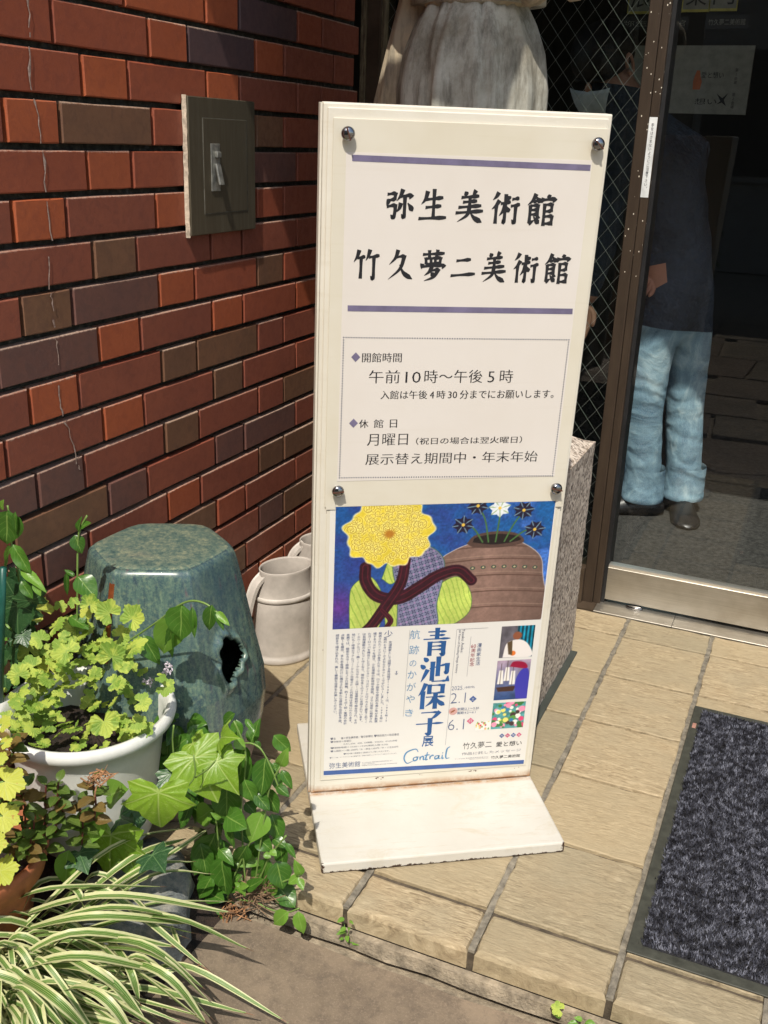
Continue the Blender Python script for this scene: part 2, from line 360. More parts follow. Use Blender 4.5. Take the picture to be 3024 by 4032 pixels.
slab([(-.80, -1.372), (.30, -1.372), (.30, -1.640), (.02, -1.60), (-.16, -1.545), (-.36, -1.74), (-.80, -1.70)])
slab([(-.155, -1.560), (.015, -1.614), (.30, -1.655), (.30, -2.1), (-.40, -2.05), (-.352, -1.752)])
slab([(-1.6, -1.372), (-.81, -1.372), (-.81, -1.70), (-1.6, -1.74)])
slab([(.312, -1.372), (.95, -1.372), (.90, -1.72), (.312, -1.66)])
slab([(-1.0, -1.715), (-.37, -1.755), (-.415, -2.1), (-1.0, -2.2)])
ys = [-2.12, -2.52, -2.95, -3.45, -4.05, -4.75, -5.5]
for r in range(len(ys)-1):
    x = -3.0
    while x < 3.6:
        w = rnd.uniform(.35, .8); a = lambda s: rnd.uniform(-.035, .035)
        slab([(x+.012, ys[r]-.012+a(0)*.3), (x+w-.012, ys[r]-.012+a(0)*.3), (x+w-.012+a(0), ys[r+1]+.01), (x+.012+a(0), ys[r+1]+.01)]); x += w

# entrance floor of tiles
efl = setp(empty('entrance_floor', (0, 0, 0)), kind='structure')
bm = bmesh.new(); bbox(bm, -1.9, 3.0, -1.336, -.1, GZ-.02, -.0075); bmo('grout_bed', bm, GROUT, efl)
PX, PY = .2061, .2080
GROUTL = plain('pale_grout', (.225, .20, .155), .92, var=.3, scale=70, bump=.9, which='Position', bd=.0015)
for c in range(-4, 9):
    box('grout_strip', c*PX-.0052, c*PX+.0052, -1.3375, -.1006, -.0076, -.0024, GROUTL, efl)
tile_cache = {}
def tile(x0, x1, y0, y1, nose=False):
    key = (round(x1-x0, 4), round(y1-y0, 4), nose, rnd.randrange(3))
    if key not in tile_cache:
        w, d = (x1-x0)/2, (y1-y0)/2; rg = lambda k: rnd.uniform(-k, k)
        ring = []
        N = 9
        for (ax, ay, bx, by) in ((-w, -d, w, -d), (w, -d, w, d), (w, d, -w, d), (-w, d, -w, -d)):
            for j in range(N): ring.append((ax+(bx-ax)*j/N, ay+(by-ay)*j/N))
        jit = [(x+rg(.0016), y+rg(.0016)) for x, y in ring]
        def sc(P, k, z): return [(x*(1-k/w), y*(1-k/d), z) for x, y in P]
        if nose:
            V, F = loft([[(x, y, -.037) for x, y in ring], [(x, y, -.008) for x, y in jit], sc(jit, .003, -.002), sc(jit, .008, 0.)], False, True)
        else:
            V, F = loft([[(x, y, -.012) for x, y in ring], [(x, y, -.0015) for x, y in jit], sc(jit, .0018, 0.)], False, True)
        me = bpy.data.meshes.new('tile'); me.from_pydata(V, [], F); me.materials.append(TILE); tile_cache[key] = me
    o = bpy.data.objects.new('floor_tile', tile_cache[key]); COL.objects.link(o); o.parent = efl
    o.location = ((x0+x1)/2, (y0+y1)/2, rnd.uniform(-.0006, .0004)); o.rotation_euler = (rnd.uniform(-.002, .002), rnd.uniform(-.002, .002), 0)
GX, GY = .0052, .0042
for c in range(-5, 9):
    x1 = c*PX-GX; x0 = x1-PX+2*GX
    if c == -4: x0 = XW+.0
    if c < -4: continue
    for r in range(0, 6):
        ya = -.104 if r == 0 else -r*PY-GY; yb = -(r+1)*PY+GY
        tile(x0, x1, yb, ya)
    tile(x0, x1, -1.3405, -6*PY-.004, True)
# narrow ledge under the nosing, chipped cement
V = []; F = []; n = 60
for i in range(n+1):
    x = -1.0+i*4/n; j = rnd.uniform(-.003, .003)
    V += [(x, -1.341, -.039), (x, -1.352+j*.4, -.040), (x, -1.356+j, GZ-.004), (x, -1.336, GZ-.004)]
for i in range(n):
    for k in range(3): F.append((i*4+k, i*4+k+4, i*4+k+5, i*4+k+1))
setp(mk('cement_ledge', V, F, SLABJOINT, efl), label='thin cement ledge below the nosing tiles')

# ---------------------------------------------------------------- brick wall
wall = setp(empty('brick_wall', (XW, 0, 0)), 'dark red brick wall of long and short glazed bricks with black recessed joints', 'wall')
box('dark_bed', -.30, -.0165, -6.0, -.082, -.3, 2.6, MORTAR, wall)
P0, Q0, BL, BS, Z0, BH = -.45643, -.39767, .23698, .11680, .87681, .070564
TAB = {-7: 'MRDOORMM', -6: 'MMODORRM', -5: 'MMMOROR', -4: 'MMBMRBOM', -3: 'MMPMRORM', -2: 'MMRROMOM', -1: 'MMMMMBMR', 0: 'MRBROPBM', 1: 'MOROMOPM',
       2: 'MMMBBMOM', 3: 'MMMBMOMR', 4: 'MBMMBMPP', 5: 'MMPPMPBM', 6: 'MBBMOMPM', 7: 'MMMRBMM', 8: 'MBPMM', 9: 'MMMBM'}
bc = {}
def brick_mesh(L, var, c):
    key = (round(L, 4), var, c)
    if key in bc: return bc[key]
    H = BH-.0102; a = .0018; rg = lambda: rnd.uniform(-.0006, .0006)
    y0, y1 = -L/2, L/2; z0, z1 = -H/2, H/2
    ym = [y0+(y1-y0)*t for t in (.35, .7)]
    def ring(x, k, j=1.): return [(x+rg()*.5*j, y+ky*k+rg()*j, z+kz*k+rg()*j) for y, z, ky, kz in ((y0, z0, 1, 1), (ym[0], z0, 0, 1), (ym[1], z0, 0, 1), (y1, z0, -1, 1), (y1, z1, -1, -1), (ym[1], z1, 0, -1), (ym[0], z1, 0, -1), (y0, z1, 1, -1))]
    V, F = loft([ring(-.022, 0, 0), ring(-a, 0), ring(0., a)], False, True)
    me = bpy.data.meshes.new('brick'); me.from_pydata(V, [], F); me.materials.append(BR[c]); bc[key] = me; return me
nb = 0; rest = []
for n in range(-20, 14):
    odd = n % 2
    if not odd:
        seq = [(P0+BL+BS-.004, BS-.004), (P0+BL, BL)]; y = P0; s = BS
    else:
        seq = [(-.085, Q0+BS-.003 < -.085 and -.085-(Q0+BS)), (Q0+BS, BS)]; y = Q0; s = BL
    while y > -3.2:
        seq.append((y, s)); y -= s; s = BL if s == BS else BS
    zc = Z0-n*BH-(BH-.0115)/2
    tab = TAB.get(n, '')
    for i, (yr, L) in enumerate(seq):
        # Q rows: the colour string starts with the cut brick, then the short, then the long
        c = tab[i] if i < len(tab) else rnd.choice('RMMMOOBPMR')
        jy = .0082; Lb = L-jy
        yc = yr-jy*.0-L/2-.0
        vis = (-1.80 < yc) and n >= -9 and zc > -.06 and not (n < -7 and yc > -.3 and False)
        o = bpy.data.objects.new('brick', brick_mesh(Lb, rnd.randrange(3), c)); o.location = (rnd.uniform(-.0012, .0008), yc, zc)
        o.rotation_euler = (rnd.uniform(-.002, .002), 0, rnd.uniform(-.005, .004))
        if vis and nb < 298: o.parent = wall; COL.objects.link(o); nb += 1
        else: rest.append(o)
bm = bmesh.new(); mats = list(BR.values())
for o in rest:
    me = o.data.copy(); me.transform(Matrix.LocRotScale(o.location, o.rotation_euler, None)); s0 = len(bm.faces); bm.from_mesh(me); bm.faces.ensure_lookup_table()
    k = mats.index(o.data.materials[0])
    for fc in bm.faces[s0:]: fc.material_index = k
    bpy.data.objects.remove(o)
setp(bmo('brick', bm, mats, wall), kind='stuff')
# hairline crack repaired with filler, running down the left of the wall
pts = [(-1.335, 1.62), (-1.33, 1.50), (-1.30, 1.36), (-1.305, 1.30), (-1.265, 1.22), (-1.27, 1.15), (-1.235, 1.09), (-1.245, 1.02), (-1.21, .95), (-1.18, .88), (-1.19, .81), (-1.165, .75), (-1.17, .69), (-1.12, .61), (-1.09, .55), (-1.08, .50)]
pts = []
for u, v in [(108, 0), (112, 90), (116, 178), (137, 215), (146, 305), (165, 330), (173, 410), (183, 435), (191, 520), (205, 605)]: pass
for u, v in [(60, 0), (62, 60), (61, 100), (66, 195), (78, 230), (86, 310), (92, 328), (97, 415), (101, 435), (112, 520), (103, 530), (107, 625), (112, 655), (117, 725), (122, 745), (126, 832), (130, 880), (136, 905), (148, 925), (165, 1002), (171, 1015)]:
    q = px(u, v, 0, XW)
    if pts:
        for k in (1, 2, 3): pts.append(pts_last.lerp(q, k/4))
    pts_last = q; pts.append(q)
V = []; F = []
for i, q in enumerate(pts):
    w = rnd.uniform(.0006, .0018)*(1+(i % 5 == 0)); o_ = rnd.uniform(-.0025, .0025); V += [(.0012, q.y-w+o_, q.z), (.0015, q.y+rnd.uniform(-.001, .001)+o_, q.z), (.0012, q.y+w+o_, q.z)]
for i in range(len(pts)-1):
    fz = ((Z0-(pts[i].z+pts[i+1].z)/2) % BH)/BH
    if fz > .84 or i % 9 == 4: continue
    F += [(i*3, i*3+1, i*3+4, i*3+3), (i*3+1, i*3+2, i*3+5, i*3+4)]
mk('crack_filler', V, F, CRACK, wall)

# ---------------------------------------------------------------- facade: frames, glass, door
FY = -.055
bld = setp(empty('entrance_building', (0, 0, 0)), 'dark glazed entrance building with bronze frames and a deep canopy', 'building')
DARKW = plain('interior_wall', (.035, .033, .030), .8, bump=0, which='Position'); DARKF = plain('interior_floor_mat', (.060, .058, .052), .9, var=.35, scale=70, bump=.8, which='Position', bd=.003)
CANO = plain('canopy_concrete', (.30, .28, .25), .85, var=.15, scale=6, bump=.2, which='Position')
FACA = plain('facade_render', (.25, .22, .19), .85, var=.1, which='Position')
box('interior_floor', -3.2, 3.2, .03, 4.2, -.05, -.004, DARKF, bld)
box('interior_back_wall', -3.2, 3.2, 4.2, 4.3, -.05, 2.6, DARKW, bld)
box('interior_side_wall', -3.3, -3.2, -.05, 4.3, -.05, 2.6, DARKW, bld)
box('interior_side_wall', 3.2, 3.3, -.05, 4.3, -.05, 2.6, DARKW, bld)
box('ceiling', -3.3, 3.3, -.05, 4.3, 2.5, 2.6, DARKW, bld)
box('lintel', XW+.002, 3.2, -.07, .05, 2.25, 2.52, FACA, bld)
box('outer_wall', 1.6, 3.3, -.06, .05, -.05, 2.249, FACA, bld)
cb = bmesh.new()
for a in ((XW+.003, -.680, -1.407, -.071), (-.680, -.535, -1.407, -1.255), (-.680, -.535, -1.05, -.071), (-.535, -.300, -1.407, -.071), (-.300, 3.6, -.53, -.071)): bbox(cb, *a, 2.30, 2.335)  # out of view; gap and stepped edge added to sunlight statue and legs
bmo('canopy', cb, CANO, bld)
# far left jamb beside the bricks
fr = empty('window_frame', (0, 0, 0), 0, 'bronze window frame with diagonal wired glass beside the brick wall', 'window')
box('jamb', XW+.001, XW+.012, -.0815, .02, .0, 2.25, WBRONZE, fr)
box('jamb', XW+.0125, XW+.046, -.072, .02, .0, 2.25, BRONZE, fr)
box('glazing_bead', XW+.0465, XW+.053, -.062, -.035, .1, 2.249, WBRONZE, fr)
box('bottom_rail', XW+.047, -.3385, -.070, .01, 0, .099, BRONZE, fr)
box('pane', XW+.047, -.339, -.040, -.034, .0995, 2.249, WGLASS, fr)
geo = []
x0, x1, z0, z1 = XW+.05, -.34, .1, 2.2
def clip(xa, dz):
    out = []
    for z in (z0, z1):
        x = xa+(z-z0)*dz
        out.append([x, z])
    (xa_, za_), (xb_, zb_) = out
    def cl(x, z, X):
        return [X, z0+(X-xa)/dz]
    if xa_ < x0: xa_, za_ = cl(0, 0, x0)
    if xa_ > x1: xa_, za_ = cl(0, 0, x1)
    if xb_ < x0: xb_, zb_ = cl(0, 0, x0)
    if xb_ > x1: xb_, zb_ = cl(0, 0, x1)
    if za_ < z0-1e-6 or zb_ > z1+1e-6 or za_ >= zb_ or abs(xa_-xb_) < 1e-4: return None
    return (xa_, za_), (xb_, zb_)
for dz, zz in ((-.78, -.0325), (.78, -.0385)):
    for k in range(-80, 160):
        r = clip(x0+k*.040, dz)
        if r:
            geo.append(tube_geo([(r[0][0], zz, r[0][1]), (r[1][0], zz, r[1][1])], (.00062 if dz < 0 else .00026), 4, False))
V, F = merge(geo); setp(mk('wire_mesh', V, F, WIRE, fr), kind='stuff')
# mullion between the window and the door
mu = setp(empty('door_post', (0, 0, 0)), 'brown bronze post between wired window and glass door, speckled with pale paint spots', 'post')
box('post_body', -.3385, -.3120, FY, .03, 0, 2.25, SPOT, mu, .001)
box('post_body', -.3112, -.2925, FY+.004, .03, 0, 2.25, SPOT, mu, .001)
box('gasket', -.2922, -.2835, FY+.016, .026, 0, 2.25, GASKET, mu)
# warning sticker on the post
st = box('warning_sticker', -.3112, -.2935, FY+.0032, FY+.0036, 1.020, 1.190, plain('sticker_white', (.74, .76, .76), .35, bump=0), mu)

# ---------------------------------------------------------------- text
FONTCACHE = {}
def text_mesh(s, offset=0., shear=0.):
    k = (s, offset, shear)
    if k in FONTCACHE: return FONTCACHE[k]
    cu = bpy.data.curves.new('lettering', 'FONT'); cu.body = s; cu.size = 1.0; cu.offset = offset; cu.shear = shear; cu.resolution_u = 2; cu.fill_mode = 'FRONT' if hasattr(cu, 'fill_mode') else 'BOTH'
    cu.dimensions = '2D'; cu.space_line = 1.0
    o = bpy.data.objects.new('t', cu); COL.objects.link(o); dg = bpy.context.evaluated_depsgraph_get(); dg.update()
    me = bpy.data.meshes.new_from_object(o.evaluated_get(dg)); bpy.data.objects.remove(o)
    n = len(me.vertices); co = np.empty(n*3); me.vertices.foreach_get('co', co); co = co.reshape(-1, 3)
    F = [tuple(p.vertices) for p in me.polygons]; bpy.data.meshes.remove(me)
    FONTCACHE[k] = (co, F); return co, F
def fit(s, x0, y0, x1, y1, offset=0., shear=0.):
    """text scaled to fill the box; returns 2-D points and faces"""
    co, F = text_mesh(s, offset, shear)
    mn = co.min(0); mx = co.max(0); sx = (x1-x0)/max(1e-6, mx[0]-mn[0]); sy = (y1-y0)/max(1e-6, mx[1]-mn[1])
    return [(x0+(c[0]-mn[0])*sx, y0+(c[1]-mn[1])*sy) for c in co], F
def vert_text(s, x, y0, y1, w, rng=None, offset=0.):
    """one column of characters from y1 down to y0, centred on x"""
    out = []; n = len(s); h = (y1-y0)/n
    for i, ch in enumerate(s):
        if ch in ' 　': continue
        co, F = text_mesh(ch, offset); mn = co.min(0); mx = co.max(0)
        k = min(w, h)*.98; cx = x; cy = y1-(i+.5)*h
        kx = w*.98; ky = h*.95
        if ch in '、。': out.append(([(cx+w*.25+(c[0]-mn[0])*kx, cy+h*.15+(c[1]-mn[1])*ky) for c in co], F)); continue
        if ch in '－-ー～': out.append(([(cx+(c[1]-(mn[1]+mx[1])/2)*kx, cy-(c[0]-(mn[0]+mx[0])/2)*ky) for c in co], F)); continue
        out.append(([(cx+(c[0]-(mn[0]+mx[0])/2)*kx, cy+(c[1]-(mn[1]+mx[1])/2)*ky) for c in co], F))
    return out

# brush strokes: each glyph on a 100x100 box, y down; (kind, points)
def ST(s):
    out = []
    for part in s.split(';'):
        part = part.strip()
        k = part[0]; nums = [float(v) for v in part[1:].replace('-', ' ').replace(',', ' ').split()]
        out.append((k, [(nums[i], nums[i+1]) for i in range(0, len(nums), 2)]))
    return out
KAI = {
 '弥': 'h12,19 38,15;v38,15 35,34;h14,37 36,33;p16,37 10,55;h11,56 38,50;g38,50 37,72 33,88 23,80;p60,5 54,22 42,38;h56,24 90,19;k90,19 82,32;g68,26 68,60 67,86 58,77;p55,46 51,60 41,72;n78,44 86,54 95,68',
 '生': 'p31,10 25,32 12,48;h28,33 82,26;h27,57 77,51;v53,3 53,60 53,88;h6,91 95,86',
 '美': 'd32,5 40,16;p67,2 58,17;h22,23 79,17;h28,37 73,32;h14,53 88,46;v50,20 50,50;h6,70 95,62;p50,52 43,76 12,97;n52,66 68,84 94,97',
 '術': 'p23,4 17,15 6,26;p27,28 18,42 4,54;v19,44 19,70 19,96;h34,36 65,30;g49,9 49,50 48,92 42,84;p48,38 42,58 30,74;n51,42 57,52 63,62;d55,13 63,23;h71,22 93,18;h68,43 97,37;g84,41 84,70 83,93 73,84',
 '館': 'p27,3 18,22 2,36;n28,8 36,18 48,27;d24,20 30,28;v12,38 12,64 12,90;h12,38 38,35;v38,35 37,66;h13,51 37,49;h13,65 37,63;k12,92 28,82;p42,70 32,78;n25,70 34,82 46,92;d70,2 74,12;k53,15 49,29;h53,19 94,14;k94,14 86,27;v60,32 60,70 60,97;h60,34 85,31;v85,31 84,53;h61,54 84,52;h61,70 89,67;v88,68 87,95;h61,92 87,90',
 '竹': 'p23,6 17,24 5,42;h19,29 45,24;v31,28 31,60 30,92;p62,4 57,20 48,37;h60,26 96,20;g77,24 77,60 76,93 66,85',
 '久': 'p42,5 34,28 12,50;h38,26 66,21;p66,21 52,62 10,97;n50,50 66,76 98,95',
 '夢': 'h12,15 90,10;v35,3 36,23;v65,1 62,21;v23,26 25,44;h24,28 78,24;v78,24 75,42;v42,27 43,42;v58,26 58,42;h25,45 76,42;k10,46 8,61;h12,53 92,47;k92,47 84,60;p46,55 37,70 20,82;h44,66 72,61;p72,61 54,86 20,99;d44,72 55,82',
 '二': 'h24,32 76,27;h6,80 95,73',
}
MIN = {
 '青': 'h20,12 80,12;h26,25 76,25;h6,38 94,38;v50,1 50,38;v28,50 28,97;h28,50 74,50;g73,50 73,80 73,96 61,92;h28,64 73,64;h28,77 73,77',
 '池': 'd14,4 27,18;d5,30 19,44;p27,50 18,72 8,94;h34,45 90,30;g90,30 90,48 89,62 80,59;v61,4 61,72;v43,22 43,88;h43,93 94,93;k93,93 95,74',
 '保': 'p27,4 18,28 5,48;v20,34 20,97;v41,9 41,40;h41,10 85,10;v85,10 85,40;h41,39 85,39;h31,54 96,54;v63,40 63,98;p61,56 50,74 31,90;n65,56 78,76 96,88',
 '子': 'h20,12 80,12;p80,12 66,28 52,38;g51,36 51,70 50,93 36,90;h5,54 96,54',
}
PROF = {'h': (.75, .55, .55, .75, 1.05, .55), 'v': (.95, .8, .72, .72, .8, .9), 'p': (1.05, .95, .85, .65, .4, .08), 'n': (.25, .45, .75, 1.15, 1.2, .15),
        'd': (.2, .7, 1.1, 1.2, 1.0, .5), 'g': (.95, .8, .75, .85, 1.0, .1), 'k': (1.0, .95, .8, .6, .4, .1)}
PROFM = {'h': (.30, .28, .28, .30, .75, .15), 'v': (1.25, 1.1, 1.1, 1.1, 1.1, 1.15), 'p': (1.1, 1.0, .9, .7, .4, .08), 'n': (.25, .5, .9, 1.25, 1.2, .2),
         'd': (.3, .8, 1.1, 1.2, 1.1, .6), 'g': (1.25, 1.15, 1.1, 1.1, 1.0, .15), 'k': (1.1, .95, .8, .6, .4, .1)}
def brush(spec, cx, cy, w, h, wid, prof):
    """list of (points2d, faces): every stroke is a tapered ribbon"""
    out = []
    for k, P in ST(spec):
        Q = catmull([(cx+(x/100-.5)*w, cy-(y/100-.5)*h, 0) for x, y in P], 8 if len(P) == 2 else 5)
        n = len(Q); V = []; F = []; pr = prof[k]
        for i, q in enumerate(Q):
            t = (Q[min(i+1, n-1)]-Q[max(i-1, 0)]).normalized(); nn = Vector((-t.y, t.x, 0)); s = i/(n-1)*(len(pr)-1); a = min(int(s), len(pr)-2)
            r = wid*(pr[a]*(1-(s-a))+pr[a+1]*(s-a))*.5
            if i == 0: q = q-t*r*.35
            if i == n-1 and k in 'hv': q = q+t*r*.3
            sk = .35*r if k == 'h' and i in (0,) else 0
            V += [(q.x+nn.x*r+t.x*sk, q.y+nn.y*r+t.y*sk), (q.x-nn.x*r, q.y-nn.y*r)]
        for i in range(n-1): F.append((2*i, 2*i+1, 2*i+3, 2*i+2))
        out.append((V, F))
    return out

# ---------------------------------------------------------------- the museum sign board
BX, BY, YAW, TILT, BWD, BHT, DF, BT, DB = -.5796, -1.1368, .5869, .0554, .4097, 1.1477, .185, .0206, .2379
sgn = empty('sign_board', (BX, BY, 0), YAW, 'cream metal sign board with museum hours and a blue exhibition poster on a white base', 'sign')
ct, stt = math.cos(TILT), math.sin(TILT)
def bd(a, b, h=0.): return (a, -stt*b-ct*h, BT+ct*b-stt*h)
def bslab(name, a0, a1, b0, b1, h0, h1, mat, parent=sgn, bev=0):
    bm = bmesh.new(); bbox(bm, a0, a1, b0, b1, h0, h1, bev, 2)
    for v in bm.verts: v.co = Vector(bd(*v.co))
    bmesh.ops.recalc_face_normals(bm, faces=bm.faces); return bmo(name, bm, mat, parent)
def flat(name, parts, h, mat, parent=sgn, step=.00001):
    V = []; F = []
    for i, (P, fs) in enumerate(parts):
        o = len(V); V += [bd(p[0], p[1], h+step*(i % 24)) for p in P]; F += [tuple(q+o for q in f) for f in fs]
    return mk(name, V, F, mat, parent)
def rect(x0, y0, x1, y1): return ([(x0, y0), (x1, y0), (x1, y1), (x0, y1)], [(0, 1, 2, 3)])
# panel: a folded sheet box with raised margin
bslab('panel', 0, BWD, 0.0008, BHT, -.030, -.003, CREAM, bev=.002)
bslab('panel_face', .006, BWD-.006, .006, BHT-.006, -.0028, 0., CREAM, bev=.0012)
bm = bmesh.new(); bbox(bm, -.002, BWD+.002, -DF, DB, 0.0005, BT, .003, 2); bmo('base_plate', bm, BASEW, sgn)
# raised lip along the left edge
bslab('edge_channel', -.0035, -.0005, .002, BHT-.001, -.028, -.006, CREAM)
# lower frame for the poster
bslab('poster_holder', .0169, .3974, .031, .5630, .0004, .0016, COVER, bev=.0004)
pos_ = bslab('poster', .0222, .3938, .0400, .5668, .0018, .0020, POSTER)
bslab('cover_sheet', .0134, .4040, .5598, 1.1288, .0004, .0026, COVER, bev=.0006)
pap = bslab('notice_sheet', .0316, .3850, .6035, 1.0860, .0028, .0030, PAPER)
HP = .0033
flat('title_bar', [([(.0402, 1.0744), (.3834, 1.0719), (.3832, 1.0801), (.0400, 1.0827)], [(0, 1, 2, 3)])], HP, LILAC, pap)
flat('title_bar', [([(.0402, .8685), (.3824, .8663), (.3820, .8747), (.0399, .8771)], [(0, 1, 2, 3)])], HP, LILAC, pap)
for ch, x, y in zip('弥生美術館', (.1084, .1568, .2101, .2631, .3168), (1.0184, 1.0190, 1.0185, 1.0175, 1.0164)): flat('character', brush(KAI[ch], x, y, .0440, .0450, .0062, PROF), HP, INK, pap)
for ch, x, y in zip('竹久夢二美術館', (.0649, .1134, .1622, .2074, .2536, .3019, .3500), (.9351, .9358, .9353, .9347, .9342, .9337, .9331)):
    flat('character', brush(KAI[ch], x, y, .0400, .0445, .0058, PROF), HP, INK, pap)
# dotted frame
D = []
def dots(x0, y0, x1, y1, n):
    for i in range(n):
        t = i/(n-1); x = x0+(x1-x0)*t; y = y0+(y1-y0)*t; r = .00112
        D.append(([(x+r*math.cos(a*math.pi/3), y+r*math.sin(a*math.pi/3)) for a in range(6)], [tuple(range(6))]))
dots(.0355, .8300, .3817, .8272, 92); dots(.0352, .6095, .3813, .6048, 92); dots(.0355, .8262, .0352, .6133, 56); dots(.3817, .8235, .3813, .6086, 56)
setp(flat('dotted_border', D, HP, INKGREY, pap), kind='stuff')
def fitm(s_, x0, y0, x1, y1, off=0):
    P, F = fit(s_, x0+.00035, y0, x1-.00035, y1, -.014); return [([(a+d, b) for a, b in P], F) for d in (-.00035, 0., .00035)]
OFF = -.010
T = [fitm('開館時間', .0638, .7928, .1237, .8068, OFF), fitm('午前', .0752, .7604, .1225, .7804, OFF), fitm('10', .1310, .7610, .1545, .7780, OFF), fitm('時～午後', .1600, .7604, .2505, .7806, OFF),
     fitm('5', .2590, .7610, .2695, .7780, OFF), fitm('時', .2780, .7604, .2989, .7806, OFF),
     fitm('入館は午後', .0942, .7355, .1662, .7487, OFF), fitm('4', .1700, .7363, .1770, .7470, OFF), fitm('時', .1810, .7357, .1945, .7485, OFF), fitm('30', .1985, .7363, .2130, .7470, OFF),
     fitm('分までにお願いします。', .2172, .7352, .3675, .7486, OFF),
     fitm('休', .0628, .6902, .0772, .7034, OFF), fitm('館', .0855, .6902, .1003, .7034, OFF), fitm('日', .1105, .6902, .1218, .7030, OFF),
     fitm('月曜日', .0764, .6614, .1401, .6804, OFF), fitm('（祝日の場合は翌火曜日）', .1530, .6618, .3240, .6730, OFF), fitm('展示替え期間中・年末年始', .0749, .6298, .3525, .6480, OFF)]
for a, b in ((0, 1), (1, 6), (6, 11), (11, 14), (14, 15), (15, 16), (16, 17)): setp(flat('text_line', [g__ for t__ in T[a:b] for g__ in t__], HP, INK, pap), kind='stuff')
for cx, cy in ((.0543, .8005), (.0543, .6980)):
    flat('diamond_mark', [([(cx-.0068, cy), (cx, cy-.0073), (cx+.0068, cy), (cx, cy+.0073)], [(0, 1, 2, 3)])], HP, LILAC, pap)
for x, y, rot in ((.0325, 1.1098, 1.9), (.3876, 1.1083, 2.4), (.0325, .5898, .1), (.3879, .5850, -.25)):
    # domed slotted screw standing off the sheet
    rings = []
    for rr, hh in ((.0062, .0026), (.0062, .0090), (.0092, .0092), (.0096, .0105), (.0090, .0130), (.0068, .0152), (.0036, .0163), (.0008, .0166)):
        rings.append([bd(x+rr*math.cos(a*math.pi/12), y+rr*math.sin(a*math.pi/12), hh) for a in range(24)])
    V, F = loft(rings, False, True); s = mk('screw', V, F, STEEL, sgn, True)
    c_, s_ = math.cos(rot), math.sin(rot); L = .0088; w = .0009; V = []
    for hh in (.0125, .0170):
        for a, b in ((-L, -w), (L, -w), (L, w), (-L, w)):
            V.append(bd(x+a*c_-b*s_, y+a*s_+b*c_, hh if hh < .015 else .0170))
    mk('slot', V, [(0, 1, 2, 3), (4, 5, 6, 7), (0, 1, 5, 4), (1, 2, 6, 5), (2, 3, 7, 6), (3, 0, 4, 7)], SLOT, s)

# ------------------------------------------------ poster: printed picture (a generic still life in the same colours) and lettering
def painting(name, x0, x1, y0, y1, nx, ny, fn, h, parent, warp=None):
    xs = np.linspace(x0, x1, nx); ys_ = np.linspace(y0, y1, ny); X, Y = np.meshgrid(xs, ys_)
    c = fn(X, Y); c = np.clip(c, 0, 1)
    lc = np.where(c <= .04045, c/12.92, ((c+.055)/1.055)**2.4)
    P = [bd(x, y, h) for y in ys_ for x in xs]
    F = [(j*nx+i, j*nx+i+1, (j+1)*nx+i+1, (j+1)*nx+i) for j in range(ny-1) for i in range(nx-1)]
    o = mk(name, P, F, PRINT, parent); a = o.data.color_attributes.new('Col', 'FLOAT_COLOR', 'POINT')
    a.data.foreach_set('color', np.concatenate([lc.reshape(-1, 3), np.ones((nx*ny, 1))], 1).ravel()); return o
RG = np.random.RandomState(3)
def vnoise(X, Y, s, seed=0, oct=4):
    out = 0; amp = 1; tot = 0
    for o in range(oct):
        r = np.random.RandomState(seed*13+o).rand(256, 256); x = X*s*2**o+50; y = Y*s*2**o+50
        i = np.floor(x).astype(int); j = np.floor(y).astype(int); fx = x-i; fy = y-j; fx = fx*fx*(3-2*fx); fy = fy*fy*(3-2*fy)
        g_ = lambda a, b: r[a % 256, b % 256]
        out = out+amp*((g_(i, j)*(1-fx)+g_(i+1, j)*fx)*(1-fy)+(g_(i, j+1)*(1-fx)+g_(i+1, j+1)*fx)*fy); tot += amp; amp *= .5
    return out/tot
def cc(r, g_, b): return np.array([r, g_, b])/255.
def put(img, mask, col):
    m_ = np.clip(mask, 0, 1)[..., None]; return img*(1-m_)+col*m_
def sm(d, w=.0012): return np.clip(.5-d/w, 0, 1)
def segd(X, Y, P):
    """distance to a polyline and the parameter along it"""
    best = np.full(X.shape, 9.); tt = np.zeros(X.shape); n = len(P)-1
    for k in range(n):
        ax, ay = P[k][:2]; bx, by = P[k+1][:2]; dx, dy = bx-ax, by-ay; t = np.clip(((X-ax)*dx+(Y-ay)*dy)/(dx*dx+dy*dy+1e-12), 0, 1)
        d = np.hypot(X-ax-t*dx, Y-ay-t*dy); q = d < best; best = np.where(q, d, best); tt = np.where(q, (k+t)/n, tt)
    return best, tt
def polyd(X, Y, P):
    ins = np.zeros(X.shape, bool); n = len(P)
    for i in range(n):
        x1_, y1_ = P[i]; x2_, y2_ = P[(i+1) % n]
        c_ = ((y1_ > Y) != (y2_ > Y)) & (X < (x2_-x1_)*(Y-y1_)/(y2_-y1_+1e-12)+x1_); ins ^= c_
    d, _ = segd(X, Y, P+[P[0]]); return np.where(ins, -d, d)
def smoothpoly(P, n=6):
    return [(q.x, q.y) for q in catmull([(x, y, 0) for x, y in P+[P[0]]], n)][:-1]
